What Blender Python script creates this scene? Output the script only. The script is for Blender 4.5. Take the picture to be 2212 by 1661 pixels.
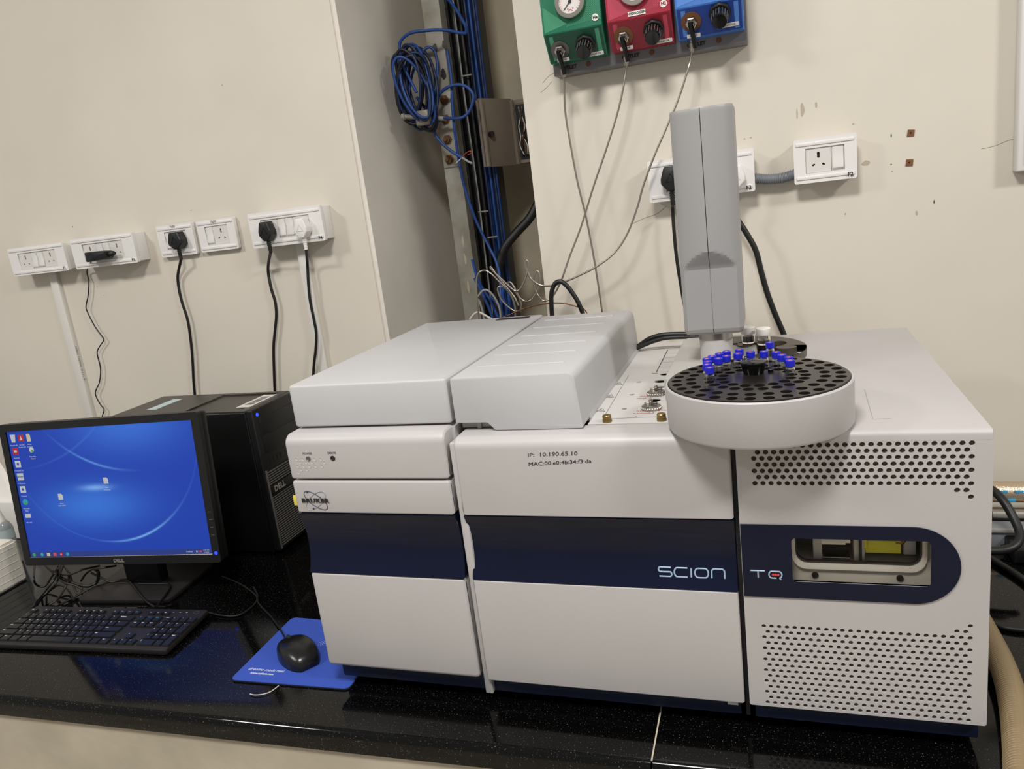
import bpy, bmesh, math, random
from mathutils import Vector, Matrix
random.seed(7)
S = bpy.context.scene
COL = S.collection
for o in list(bpy.data.objects): bpy.data.objects.remove(o)

# ------------------------------------------------------------------ camera
IW, IH, FPX = 2212.0, 1661.0, 1657.7058
CAM = Vector((0.0, -0.95, 0.755))
def _rot(ax, ay, az):
    return Matrix.Rotation(az, 3, 'Z') @ Matrix.Rotation(ay, 3, 'Y') @ Matrix.Rotation(ax, 3, 'X')
RC = _rot(0.24965919, 0.33386546, -0.04268727) @ Matrix(((1, 0, 0), (0, 0, -1), (0, 1, 0)))   # world -> (right, down, forward)
RT = RC.transposed()
cd = bpy.data.cameras.new('camera'); cam = bpy.data.objects.new('camera', cd); COL.objects.link(cam)
cd.sensor_fit = 'HORIZONTAL'; cd.sensor_width = 36.0; cd.lens = FPX / IW * 36.0
cd.clip_start = 0.02; cd.clip_end = 60
right, up, back = RT @ Vector((1, 0, 0)), RT @ Vector((0, -1, 0)), RT @ Vector((0, 0, -1))
M = Matrix((right, up, back)).transposed().to_4x4(); M.translation = CAM
cam.matrix_world = M
S.camera = cam
def ray(px, py): return RT @ Vector(((px - IW / 2) / FPX, (py - IH / 2) / FPX, 1.0))
def aX(px, py, v): d = ray(px, py); return CAM + d * ((v - CAM.x) / d.x)
def aY(px, py, v): d = ray(px, py); return CAM + d * ((v - CAM.y) / d.y)
def aZ(px, py, v): d = ray(px, py); return CAM + d * ((v - CAM.z) / d.z)

# ------------------------------------------------------------------ world, lamps, exposure
w = bpy.data.worlds.new('room_light'); S.world = w; w.use_nodes = True
bg = w.node_tree.nodes['Background']; bg.inputs[0].default_value = (1.0, 0.972, 0.93, 1); bg.inputs[1].default_value = 0.34
def area(name, loc, tgt, sx, sy, power, col=(1, 0.978, 0.955)):
    l = bpy.data.lights.new(name, 'AREA'); l.shape = 'RECTANGLE'; l.size = sx; l.size_y = sy; l.energy = power; l.color = col
    o = bpy.data.objects.new(name, l); COL.objects.link(o); o.location = loc
    o.rotation_euler = (Vector(tgt) - Vector(loc)).to_track_quat('-Z', 'Y').to_euler()
    return o
area('ceiling_lamp', (-2.4, -1.25, 2.25), (-2.4, -1.24, 0), 0.42, 0.42, 37)
area('ceiling_lamp', (-0.25, -1.05, 2.25), (-0.25, -1.04, 0), 0.42, 0.42, 48)
area('ceiling_lamp', (2.1, -0.95, 2.25), (2.1, -0.94, 0), 0.42, 0.42, 60)
S.view_settings.view_transform = 'Standard'; S.view_settings.look = 'None'
S.view_settings.exposure = 0.0; S.view_settings.gamma = 1.0; S.view_settings.use_curve_mapping = False

# ------------------------------------------------------------------ materials
def lin(c):
    if isinstance(c, str):
        c = c.lstrip('#'); c = tuple(int(c[i:i + 2], 16) / 255 for i in (0, 2, 4))
    return tuple((v / 12.92 if v <= 0.04045 else ((v + 0.055) / 1.055) ** 2.4) for v in c) + (1.0,)
MATS = {}
def mat(name, col, rough=0.5, metal=0.0, var=0.0, scale=8.0, col2=None, bump=0.0, bscale=200.0, spec=None, coat=0.0, trans=0.0, ior=None, emit=None, estr=1.0, alpha=None, detail=4.0):
    if name in MATS: return MATS[name]
    m = bpy.data.materials.new(name); m.use_nodes = True; MATS[name] = m
    nt = m.node_tree; b = nt.nodes['Principled BSDF']
    b.inputs['Base Color'].default_value = lin(col); b.inputs['Roughness'].default_value = rough; b.inputs['Metallic'].default_value = metal
    if spec is not None: b.inputs['Specular IOR Level'].default_value = spec
    if coat: b.inputs['Coat Weight'].default_value = coat; b.inputs['Coat Roughness'].default_value = 0.04
    if trans: b.inputs['Transmission Weight'].default_value = trans
    if ior: b.inputs['IOR'].default_value = ior
    if emit: b.inputs['Emission Color'].default_value = lin(emit); b.inputs['Emission Strength'].default_value = estr
    if alpha is not None: b.inputs['Alpha'].default_value = alpha
    tc = nt.nodes.new('ShaderNodeTexCoord')
    if var or col2:
        n = nt.nodes.new('ShaderNodeTexNoise'); n.inputs['Scale'].default_value = scale; n.inputs['Detail'].default_value = detail
        nt.links.new(tc.outputs['Object'], n.inputs['Vector'])
        r = nt.nodes.new('ShaderNodeValToRGB'); r.color_ramp.elements[0].position = 0.3; r.color_ramp.elements[1].position = 0.72
        c = lin(col); c2 = lin(col2) if col2 else tuple(max(0, v * (1 - var)) for v in c[:3]) + (1,)
        r.color_ramp.elements[0].color = c2; r.color_ramp.elements[1].color = c
        nt.links.new(n.outputs['Fac'], r.inputs['Fac']); nt.links.new(r.outputs['Color'], b.inputs['Base Color'])
    if bump:
        n = nt.nodes.new('ShaderNodeTexNoise'); n.inputs['Scale'].default_value = bscale
        nt.links.new(tc.outputs['Object'], n.inputs['Vector'])
        bp = nt.nodes.new('ShaderNodeBump'); bp.inputs['Strength'].default_value = bump; bp.inputs['Distance'].default_value = 0.001
        nt.links.new(n.outputs['Fac'], bp.inputs['Height']); nt.links.new(bp.outputs['Normal'], b.inputs['Normal'])
    return m
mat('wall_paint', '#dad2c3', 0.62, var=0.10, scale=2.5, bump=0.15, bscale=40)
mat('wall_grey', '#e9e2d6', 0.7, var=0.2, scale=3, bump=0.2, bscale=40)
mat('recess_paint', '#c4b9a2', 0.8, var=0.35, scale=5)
mat('white_paint', '#b4b0ae', 0.42, var=0.05, scale=6, bump=0.12, bscale=900)
mat('white_lid', '#b8b7b7', 0.45, var=0.06, scale=5, bump=0.12, bscale=900)
mat('grey_head', '#959392', 0.42, bump=0.10, bscale=1100)
mat('grey_arm', '#a9a6a0', 0.5)
mat('grey_detail', '#9a9898', 0.6)  # plain mid grey of hinge pin, cover seam and tower core
mat('deck_white', '#c9c6c2', 0.5, var=0.07, scale=14)
mat('navy_gloss', '#0c1229', 0.08, var=0.15, scale=3, spec=0.26)
mat('navy_base', '#0d1734', 0.5)
mat('gap_black', '#050506', 0.6)
mat('black_plastic', '#0e0e0f', 0.42, bump=0.05, bscale=600)
mat('black_case', '#080808', 0.35)
mat('black_top', '#37332d', 0.38, var=0.2, scale=30)
mat('black_gloss', '#050505', 0.1)
mat('key_black', '#141415', 0.42)
mat('board_black', '#1e1b1a', 0.5, var=0.25, scale=60)
mat('print_white', '#c9cdd0', 0.6)
mat('print_blue', '#5b9cc0', 0.6)
mat('print_black', '#1c1a1c', 0.6)
mat('print_red', '#a9403a', 0.6)
mat('print_grey', '#55524f', 0.6)
mat('silver_print', '#a8a49c', 0.35, metal=0.6)
mat('logo_blue', '#8ea6bd', 0.45)
mat('logo_red', '#c8413c', 0.45)
mat('logo_navy', '#2b3558', 0.45)
mat('logo_grey', '#9aa0aa', 0.45)
mat('socket_white', '#e2dfdb', 0.32)
mat('socket_insert', '#d6d2cc', 0.4)
mat('raceway_white', '#d5d1c9', 0.45)
mat('hole_dark', '#1b1818', 0.7)
mat('cable_black', '#0c0c0c', 0.45)
mat('cable_brown', '#2a211c', 0.5)
mat('cable_blue', '#1a468f', 0.5, var=0.35, scale=25)
mat('cable_grey', '#8b8b88', 0.5)
mat('steel_tube', '#a9a296', 0.28, metal=0.9)
mat('copper_tube', '#7a5238', 0.35, metal=0.8)
mat('steel', '#b5afa6', 0.25, metal=1.0)
mat('steel_dark', '#6e6a66', 0.35, metal=1.0)
mat('galvanised', '#aaa79e', 0.5, metal=0.3, col2='#857f70', scale=14)
mat('galvanised_dark', '#4a4d4f', 0.55, metal=0.3, var=0.3, scale=12)
mat('rust', '#6b4a2a', 0.7, var=0.4, scale=60)
mat('brass', '#8a7448', 0.35, metal=0.9)
mat('box_grey_shaded', '#7b7063', 0.55, var=0.15, scale=12)  # junction box colour darkened for the shade inside its open door
mat('rail_grey', '#8f8d88', 0.5)
mat('cable_blue_shaded', '#10274f', 0.5, var=0.4, scale=25)  # darker copy of the blue cable, recess shade put into the colour
mat('tray_black', '#211d1a', 0.24, var=0.25, scale=30)
mat('tray_brown', '#4a423a', 0.4, var=0.2, scale=20)
mat('cap_blue', '#1a20b4', 0.42)
mat('septum_pink', '#d97f86', 0.6)
mat('glass', '#ffffff', 0.02, trans=1.0, ior=1.45)
mat('window_glass', '#000000', 0.01, alpha=0.06)
mat('sample_amber', '#5a4a30', 0.2, trans=0.5)
mat('sample_black', '#15110d', 0.3)
mat('jar_lid', '#e9e6e0', 0.5)
mat('pad_blue', '#2c4aa6', 0.75, bump=0.2, bscale=1500)
mat('pad_black', '#0a0a0c', 0.8)
mat('mouse_black', '#121213', 0.28)
mat('foam_white', '#d9d4c8', 0.85, bump=0.5, bscale=260)
mat('paper_white', '#e0dcd6', 0.7)
mat('bottle_clear', '#cfd6d8', 0.15, trans=0.6)
mat('sticker_white', '#cfcac2', 0.5)
mat('sticker_teal', '#b5c4c4', 0.5)
mat('yellow_tape', '#d8cf2c', 0.5)
mat('yellow_tag', '#d9c74a', 0.5)
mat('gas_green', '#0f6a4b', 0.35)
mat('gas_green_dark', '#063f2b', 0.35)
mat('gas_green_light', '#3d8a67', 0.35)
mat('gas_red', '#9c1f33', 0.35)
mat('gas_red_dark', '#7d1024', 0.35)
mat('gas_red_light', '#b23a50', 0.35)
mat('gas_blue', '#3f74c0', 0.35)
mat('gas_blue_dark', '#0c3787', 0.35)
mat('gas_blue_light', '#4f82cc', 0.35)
mat('panel_grey', '#6f6e70', 0.4, metal=0.3)
mat('dial_face', '#ddd6d2', 0.5)
mat('dial_red', '#c23a4a', 0.5)
mat('copper_ring', '#6a4326', 0.6)
mat('conduit_grey', '#76797e', 0.55)
mat('mesh_brown', '#5e4b40', 0.8, col2='#1c1411', scale=900, detail=1)
mat('cavity_grey', '#b9b2a2', 0.4, metal=0.15)
mat('polished_alu', '#d6d0c4', 0.3, metal=0.4)
mat('chamber_wall', '#6b6258', 0.5)
mat('cavity_brown', '#3c3630', 0.5)
mat('foil', '#cbb89e', 0.3, metal=0.8, bump=1.0, bscale=350)
mat('tape_cyan', '#3a9bc9', 0.5)
mat('hose_tan', '#8c7857', 0.45, trans=0.15)
mat('wood_plug', '#7b5130', 0.8, var=0.3, scale=80)
mat('green_mark', '#2f7a3c', 0.7)
mat('smudge', '#b3a78f', 0.8)
mat('crack', '#8d8270', 0.8)
mat('plaster', '#c1b7a4', 0.85, col2='#a69d8a', scale=6, bump=0.4, bscale=60)
mat('joint', '#b8ae9c', 0.8)
mat('led_blue', '#1030ff', 0.4, emit='#2038ff', estr=2.5)
mat('led_off', '#5d5853', 0.3)
mat('wire_white', '#bdb8ad', 0.5)
mat('wire_red', '#b4412c', 0.5)
def granite():
    m = bpy.data.materials.new('granite'); m.use_nodes = True; MATS['granite'] = m
    nt = m.node_tree; b = nt.nodes['Principled BSDF']; L = nt.links.new
    tc = nt.nodes.new('ShaderNodeTexCoord')
    def ramp(src, p0, p1, c0, c1):
        r = nt.nodes.new('ShaderNodeValToRGB'); e = r.color_ramp.elements
        e[0].position = p0; e[1].position = p1; e[0].color = c0; e[1].color = c1; L(src, r.inputs['Fac']); return r.outputs['Color']
    n1 = nt.nodes.new('ShaderNodeTexNoise'); n1.inputs['Scale'].default_value = 430; n1.inputs['Detail'].default_value = 2
    n2 = nt.nodes.new('ShaderNodeTexNoise'); n2.inputs['Scale'].default_value = 6; n2.inputs['Detail'].default_value = 5
    L(tc.outputs['Object'], n1.inputs['Vector']); L(tc.outputs['Object'], n2.inputs['Vector'])
    sp = ramp(n1.outputs['Fac'], 0.655, 0.745, (0.0012, 0.0012, 0.0012, 1), (0.13, 0.115, 0.10, 1))
    L(sp, b.inputs['Base Color'])
    rr = ramp(n2.outputs['Fac'], 0.3, 0.75, (0.06, 0.06, 0.06, 1), (0.12, 0.12, 0.12, 1))
    L(rr, b.inputs['Roughness']); b.inputs['Specular IOR Level'].default_value = 0.30
granite()

# ------------------------------------------------------------------ builders
def link(name, me, m, parent=None):
    o = bpy.data.objects.new(name, me); COL.objects.link(o)
    if m is not None:
        me.materials.clear(); me.materials.append(MATS[m] if isinstance(m, str) else m)
    if parent is not None: o.parent = parent
    return o
def finish(name, bm, m, parent=None, smooth=False, sharp=0.6):
    me = bpy.data.meshes.new(name)
    bmesh.ops.recalc_face_normals(bm, faces=bm.faces[:])
    if smooth:
        for f in bm.faces: f.smooth = True
        for e in bm.edges:
            if len(e.link_faces) == 2 and e.calc_face_angle(0) > sharp: e.smooth = False
    bm.to_mesh(me); bm.free()
    return link(name, me, m, parent)
def tag(o, label, cat, group=None, kind=None):
    o['label'] = label; o['category'] = cat
    if group: o['group'] = group
    if kind: o['kind'] = kind
    return o
THINGS = []
def thing(name, label, cat, group=None):
    o = bpy.data.objects.new(name, None); COL.objects.link(o); o.empty_display_size = 0.02
    tag(o, label, cat, group); THINGS.append(o)
    return o
def struct(o): o['kind'] = 'structure'; return o
def box(name, lo, hi, m, parent=None, bevel=0.0, seg=2, mtx=None):
    bm = bmesh.new(); bmesh.ops.create_cube(bm, size=1)
    lo, hi = Vector(lo), Vector(hi)
    for v in bm.verts:
        v.co = Vector((lo.x + (v.co.x + .5) * (hi.x - lo.x), lo.y + (v.co.y + .5) * (hi.y - lo.y), lo.z + (v.co.z + .5) * (hi.z - lo.z)))
    if bevel: bmesh.ops.bevel(bm, geom=bm.edges[:], offset=bevel, segments=seg, profile=0.5, affect='EDGES')
    if mtx is not None: bmesh.ops.transform(bm, matrix=mtx, verts=bm.verts[:])
    return finish(name, bm, m, parent, smooth=bool(bevel), sharp=0.9)
def rpoly(pts, radii, n=5):
    out = []; N = len(pts)
    if not isinstance(radii, (list, tuple)): radii = [radii] * N
    for i in range(N):
        p = Vector(pts[i]); a = Vector(pts[i - 1]); b = Vector(pts[(i + 1) % N]); r = radii[i]
        if r <= 0: out.append(tuple(p)); continue
        u = (a - p).normalized(); v = (b - p).normalized(); ang = math.acos(max(-1, min(1, u.dot(v))))
        t = min(r / math.tan(ang / 2), 0.49 * min((a - p).length, (b - p).length)); rr = t * math.tan(ang / 2)
        c = p + (u + v).normalized() * (rr / math.sin(ang / 2))
        s = p + u * t - c; e = p + v * t - c
        a0 = math.atan2(s.y, s.x); a1 = math.atan2(e.y, e.x); da = (a1 - a0 + math.pi) % (2 * math.pi) - math.pi
        for k in range(n + 1): th = a0 + da * k / n; out.append((c.x + rr * math.cos(th), c.y + rr * math.sin(th)))
    return out
def frame(o, x, y, nrm=None):
    """matrix with columns x, y, n at origin o: maps (u,v,w) to the world"""
    x = Vector(x).normalized(); y = Vector(y); n = Vector(nrm) if nrm is not None else x.cross(y); n.normalize()
    y = n.cross(x).normalized() if nrm is None else y.normalized()
    m = Matrix((x, y, n)).transposed().to_4x4(); m.translation = Vector(o); return m
AX = {'x': Matrix(((0, 0, 1, 0), (1, 0, 0, 0), (0, 1, 0, 0), (0, 0, 0, 1))),      # (u,v,w)->(w,u,v): poly in YZ
      'y': Matrix(((1, 0, 0, 0), (0, 0, 1, 0), (0, 1, 0, 0), (0, 0, 0, 1))),      # poly in XZ, w along y
      'z': Matrix.Identity(4)}
def prism(name, poly, axis, a, b, m, parent=None, bevel=0.0, seg=2, mtx=None):
    bm = bmesh.new()
    lo = [bm.verts.new((p[0], p[1], a)) for p in poly]; hi = [bm.verts.new((p[0], p[1], b)) for p in poly]
    f1 = bm.faces.new(lo); f2 = bm.faces.new(hi); N = len(poly)
    for i in range(N): bm.faces.new((lo[i], lo[(i + 1) % N], hi[(i + 1) % N], hi[i]))
    bmesh.ops.recalc_face_normals(bm, faces=bm.faces[:])
    if bevel: bmesh.ops.bevel(bm, geom=list(f1.edges) + list(f2.edges), offset=bevel, segments=seg, profile=0.5, affect='EDGES')
    T = AX[axis] if isinstance(axis, str) else axis
    bmesh.ops.transform(bm, matrix=(mtx @ T) if mtx is not None else T, verts=bm.verts[:])
    return finish(name, bm, m, parent, smooth=True, sharp=0.5)
def lathe(name, prof, m, parent=None, mtx=None, n=32, closed=False):
    """prof: (r, h) pairs round local +Z"""
    bm = bmesh.new(); rings = []
    for r, h in prof:
        if r < 1e-6: rings.append([bm.verts.new((0, 0, h))])
        else: rings.append([bm.verts.new((r * math.cos(2 * math.pi * k / n), r * math.sin(2 * math.pi * k / n), h)) for k in range(n)])
    for A, B in zip(rings[:-1], rings[1:]):
        for k in range(n):
            j = (k + 1) % n
            if len(A) == 1 and len(B) == 1: continue
            if len(A) == 1: bm.faces.new((A[0], B[k], B[j]))
            elif len(B) == 1: bm.faces.new((A[k], A[j], B[0]))
            else: bm.faces.new((A[k], A[j], B[j], B[k]))
    if mtx is not None: bmesh.ops.transform(bm, matrix=mtx, verts=bm.verts[:])
    return finish(name, bm, m, parent, smooth=True, sharp=0.6)
def T(x, y=None, z=None): return Matrix.Translation(Vector(x) if y is None else Vector((x, y, z)))
def toward(o, d):
    """lathe axis +Z turned to direction d at o"""
    q = Vector(d).to_track_quat('Z', 'Y'); return Matrix.Translation(Vector(o)) @ q.to_matrix().to_4x4()
def crom(P, k=6):
    P = [Vector(p) for p in P]
    if len(P) < 3: return P
    Q = [P[0] * 2 - P[1]] + P + [P[-1] * 2 - P[-2]]; out = []
    for i in range(1, len(Q) - 2):
        a, b, c, d = Q[i - 1:i + 3]
        for s in range(k):
            t = s / k
            out.append(0.5 * ((2 * b) + (c - a) * t + (2 * a - 5 * b + 4 * c - d) * t * t + (3 * b - 3 * c + d - a) * t ** 3))
    out.append(P[-1]); return out
def tube_bm(bm, pts, r, n=8, k=6, cyc=False):
    P = crom(pts, k); N = len(P); prev = None; rings = []
    for i, p in enumerate(P):
        t = (P[min(i + 1, N - 1)] - P[max(i - 1, 0)])
        if t.length < 1e-9: t = Vector((0, 0, 1))
        t.normalize()
        if prev is None: prev = t.orthogonal().normalized()
        u = (prev - t * prev.dot(t))
        u = u.normalized() if u.length > 1e-6 else t.orthogonal().normalized()
        prev = u; v = t.cross(u); rr = r(i / (N - 1)) if callable(r) else r
        rings.append([bm.verts.new(p + (u * math.cos(2 * math.pi * q / n) + v * math.sin(2 * math.pi * q / n)) * rr) for q in range(n)])
    for A, B in zip(rings[:-1], rings[1:]):
        for q in range(n): bm.faces.new((A[q], A[(q + 1) % n], B[(q + 1) % n], B[q]))
    bm.faces.new(rings[0][::-1]); bm.faces.new(rings[-1])
def tube(name, pts, r, m, parent=None, n=8, k=6, mtx=None):
    bm = bmesh.new(); tube_bm(bm, pts, r, n, k)
    if mtx is not None: bmesh.ops.transform(bm, matrix=mtx, verts=bm.verts[:])
    return finish(name, bm, m, parent, smooth=True, sharp=1.0)
def plate(name, outer, holes, th, m, parent=None, mtx=None):
    """flat sheet with real holes: outline and holes in local XY, thickness th below z=0 .. -th"""
    cu = bpy.data.curves.new(name, 'CURVE'); cu.dimensions = '2D'; cu.fill_mode = 'BOTH'; cu.extrude = th / 2
    for poly in [outer] + list(holes):
        s = cu.splines.new('POLY'); s.points.add(len(poly) - 1); s.use_cyclic_u = True
        for p, q in zip(s.points, poly): p.co = (q[0], q[1], 0, 1)
    o = bpy.data.objects.new(name, cu); COL.objects.link(o)
    dg = bpy.context.evaluated_depsgraph_get(); me = bpy.data.meshes.new_from_object(o.evaluated_get(dg))
    bpy.data.objects.remove(o); bpy.data.curves.remove(cu)
    me.name = name; me.transform(Matrix.Translation((0, 0, -th / 2)))
    if mtx is not None: me.transform(mtx)
    return link(name, me, m, parent)
def text(name, s, size, m, parent, mtx, align='LEFT', shear=0.0, th=0.0001, bold=0.0, space=1.0, sx=1.0):
    cu = bpy.data.curves.new(name, 'FONT'); cu.body = s; cu.size = size; cu.align_x = align; cu.align_y = 'CENTER'; cu.resolution_u = 2
    cu.extrude = th; cu.shear = shear; cu.offset = bold; cu.space_character = space
    o = bpy.data.objects.new(name, cu); COL.objects.link(o)
    dg = bpy.context.evaluated_depsgraph_get(); me = bpy.data.meshes.new_from_object(o.evaluated_get(dg))
    bpy.data.objects.remove(o); bpy.data.curves.remove(cu); me.name = name
    me.transform(mtx @ Matrix.Diagonal((sx, 1, 1, 1)))
    return link(name, me, m, parent)
def fit(o, ax, x0, x1):
    """stretch lettering along world axis ax to run from x0 to x1"""
    xs = [v.co[ax] for v in o.data.vertices]; a, b = min(xs), max(xs)
    for v in o.data.vertices: v.co[ax] = x0 + (v.co[ax] - a) * (x1 - x0) / (b - a)
    return o
def circ(cx, cy, r, n=12, ry=None, a0=0.0):
    return [(cx + r * math.cos(a0 + 2 * math.pi * k / n), cy + (ry or r) * math.sin(a0 + 2 * math.pi * k / n)) for k in range(n)]
def rect(x0, y0, x1, y1, r=0.0, n=4):
    p = [(x0, y0), (x1, y0), (x1, y1), (x0, y1)]
    return rpoly(p, r, n) if r else p
def FY(x, y, z): return frame((x, y, z), (1, 0, 0), (0, 0, 1), (0, -1, 0))     # local XY on a plane facing the camera side (-Y)
def FZ(x, y, z): return frame((x, y, z), (1, 0, 0), (0, 1, 0), (0, 0, 1))

# ================================================================== setting
YW = 0.74
XL, XR = -0.925, aY(1183, 680, YW).x          # recess between the two wall sections
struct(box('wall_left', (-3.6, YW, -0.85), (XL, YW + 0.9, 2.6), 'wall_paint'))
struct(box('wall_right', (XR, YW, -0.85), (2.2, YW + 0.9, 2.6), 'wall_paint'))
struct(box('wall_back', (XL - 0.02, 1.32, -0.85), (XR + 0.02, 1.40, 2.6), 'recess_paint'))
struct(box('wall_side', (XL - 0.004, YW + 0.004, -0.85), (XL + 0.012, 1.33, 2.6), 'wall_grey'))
struct(box('floor', (-3.6, -3.0, -0.87), (2.2, YW + 0.9, -0.85), 'plaster'))
# marks on the plaster belong to the wall
wr = bpy.data.objects['wall_right']; wl = bpy.data.objects['wall_left']
def blotch(px, py, w, h, m, par, Y=YW, seed=0, name='paint_mark'):
    c = aY(px, py, Y); rnd = random.Random(seed + int(px) * 7 + int(py))
    pts = [(math.cos(a) * w / 2 * rnd.uniform(.55, 1), math.sin(a) * h / 2 * rnd.uniform(.55, 1)) for a in [2 * math.pi * k / 11 for k in range(11)]]
    return prism(name, pts, 'z', 0, 0.0004, m, par, mtx=FY(c.x, Y - 0.0001, c.z))
for px, py, ww, hh, mm in ((1733, 238, .010, .030, 'smudge'), (1722, 245, .004, .022, 'smudge'), (1763, 226, .006, .012, 'smudge'), (1870, 352, .018, .012, 'smudge'),
                           (1925, 293, .003, .009, 'green_mark'), (1925, 355, .004, .004, 'green_mark'), (1927, 370, .002, .002, 'print_grey'), (2018, 436, .003, .009, 'print_grey'),
                           (1608, 300, .004, .004, 'smudge'), (1622, 297, .006, .003, 'smudge'), (1843, 268, .006, .004, 'smudge'), (1980, 460, .004, .012, 'smudge'), (1826, 462, .003, .004, 'crack')):
    blotch(px, py, ww, hh, mm, wr)
for px, py, ww, hh, mm in ((157, 490, .004, .004, 'crack'), (210, 620, .002, .004, 'crack'), (225, 638, .002, .003, 'crack'), (480, 184, .003, .006, 'smudge'), (413, 454, .004, .003, 'smudge'), (398, 638, .003, .004, 'smudge')):
    blotch(px, py, ww, hh, mm, wl)
for pts in (((1440, 445), (1418, 462), (1390, 472), (1365, 484)), ((2120, 322), (2150, 315), (2180, 303), (2205, 300)), ((1172, 180), (1185, 165), (1196, 158), (1200, 150)), ((1168, 200), (1182, 188), (1192, 176))):
    tube('hairline_crack', [aY(a, b, YW + 0.0003) for a, b in pts], 0.0007, 'crack', wr, n=5)
# corner edge line of the left wall section (dark paint edge)
for px, py, nm, lab in ((1967, 287, 'wall_plug', 'brown wooden wall plug with screw hole, upper one of two right of switch box'), (1964, 351, 'wall_plug', 'brown wooden wall plug with screw hole, lower one of two right of switch box')):
    c = aY(px, py, YW)
    t = thing(nm, lab, 'wall plug', 'wooden plugs in the right wall')
    prism('plug', [(-.0065, -.006), (.006, -.0068), (.007, .005), (-.0045, .0065)], 'z', -0.004, 0.0015, 'wood_plug', t, mtx=FY(c.x, YW, c.z))
    lathe('screw_hole', [(0, 0), (.0018, 0), (.0018, .0004), (0, .0004)], 'hole_dark', t, n=10, mtx=toward((c.x, YW - .0015, c.z), (0, -1, 0)))

# ------------------------------------------------------------------ bench
bench = thing('laboratory_bench', 'black polished granite bench top on a cement-plastered masonry base', 'bench')
e0, e1 = aZ(0, 1508, 0), aZ(1395, 1649, 0)
dirx = (e1 - e0).normalized()
def ye(x): return e0.y + (x - e0.x) / (e1.x - e0.x) * (e1.y - e0.y)
JX = aZ(1405, 1655, 0).x; JX2 = aZ(1425, 1545, 0).x
jt = (JX2 - JX) / (aZ(1425, 1545, 0).y - aZ(1405, 1655, 0).y)
def slab(x0, x1, left_joint=False, right_joint=False):
    prof = []
    yb = YW - .002
    def xs(x, y, j): return x + (jt * (y - ye(x)) if j else 0)
    bm = bmesh.new()
    P = [(x0, ye(x0)), (x1, ye(x1)), (xs(x1, yb, right_joint), yb), (xs(x0, yb, left_joint), yb)]
    lo = [bm.verts.new((a, b, -0.036)) for a, b in P]; hi = [bm.verts.new((a, b, 0)) for a, b in P]
    bm.faces.new(lo); bm.faces.new(hi)
    for i in range(4): bm.faces.new((lo[i], lo[(i + 1) % 4], hi[(i + 1) % 4], hi[i]))
    bmesh.ops.recalc_face_normals(bm, faces=bm.faces[:])
    ed = [e for e in bm.edges if all(v.co.z > -0.01 for v in e.verts) and all(v in hi[:2] for v in e.verts)]
    bmesh.ops.bevel(bm, geom=ed, offset=0.012, segments=5, profile=0.5, affect='EDGES')
    return finish('granite_slab', bm, 'granite', bench, smooth=True, sharp=0.5)
slab(-3.0, JX - 0.0012, right_joint=True); slab(JX + 0.0012, 2.0, left_joint=True)
j0 = Vector((JX, ye(JX) + .008, -0.0012)); j1 = Vector((JX + jt * (YW - ye(JX)), YW - .004, -0.0012))
tube('joint_filler', [j0 + (j1 - j0) * t for t in (0, .3, .6, 1)], 0.0016, 'joint', bench, n=6)
bm = bmesh.new()
P = [(-3.0, ye(-3.0) + .005), (2.0, ye(2.0) + .005), (2.0, YW - .002), (-3.0, YW - .002)]
lo = [bm.verts.new((a, b, -0.85)) for a, b in P]; hi = [bm.verts.new((a, b, -0.036)) for a, b in P]
bm.faces.new(lo); bm.faces.new(hi)
for i in range(4): bm.faces.new((lo[i], lo[(i + 1) % 4], hi[(i + 1) % 4], hi[i]))
finish('masonry_base', bm, 'plaster', bench)

# ================================================================== gas chromatograph
ZT, ZB, ZBASE = 0.4365, 0.0458, 0.0175
ZB1, ZB2 = 0.2165, 0.3185
gc = thing('gas_chromatograph', 'white laboratory gas chromatograph with two-part lid and navy glass band', 'instrument')
LX0, LX1, MX0, MX1 = -0.7225, -0.4535, -0.4406, -0.0610
# carcass behind the fascia
box('column_body', (LX0 + .006, .035, ZBASE + .02), (LX1 + .004, .56, .444), 'white_paint', gc)
box('oven_body', (MX0 - .006, .03, ZBASE + .02), (MX1 - .004, .585, ZT - .012), 'white_paint', gc)
box('side_strip', (MX0 - .0085, .006, ZBASE), (MX0 + .004, .05, ZT - .008), 'white_paint', gc, bevel=.002)
# fascia of the narrow left column
CP = rpoly([(0.0, .3755), (0.0, .4465), (.06, .4465), (.06, .3755)], [.004, .016, 0, 0], 8)
cp = prism('control_panel', CP, 'x', LX0, LX1, 'white_paint', gc, bevel=.006, seg=3)
for px, py in ((640.7, 992), (653.7, 992), (679.7, 992), (692.7, 992), (648.5, 999), (661, 999), (674, 999), (700.5, 999), (643, 1007), (656, 1007), (668.5, 1007), (682, 1007), (695, 1007), (650.6, 1014.5), (663, 1014.5), (645, 1021.5)):
    p = aY(px, py, 0)
    lathe('dimple_button', [(0, -.001), (.0033, -.001), (.0033, .0002), (.0029, .0004), (.0024, .0001), (0, .0001)], 'white_paint', cp, n=14, mtx=toward((p.x, 0, p.z), (0, -1, 0)))
for (px, py, nm, s) in ((666, 991, 'power_indicator', 'POWER'), (719, 990, 'error_indicator', 'ERROR')):
    p = aY(px, py, 0)
    lathe(nm, [(0, -.001), (.0042, -.001), (.0042, .0004), (.0034, .0010), (.0026, .0002), (0, .0006)], 'led_off' if 'power' in nm else 'hole_dark', cp, n=16, mtx=toward((p.x, 0, p.z), (0, -1, 0)))
    text('indicator_lettering', s, .0048, 'print_grey', cp, FY(p.x, -.0003, p.z + .0085), 'CENTER')
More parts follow.
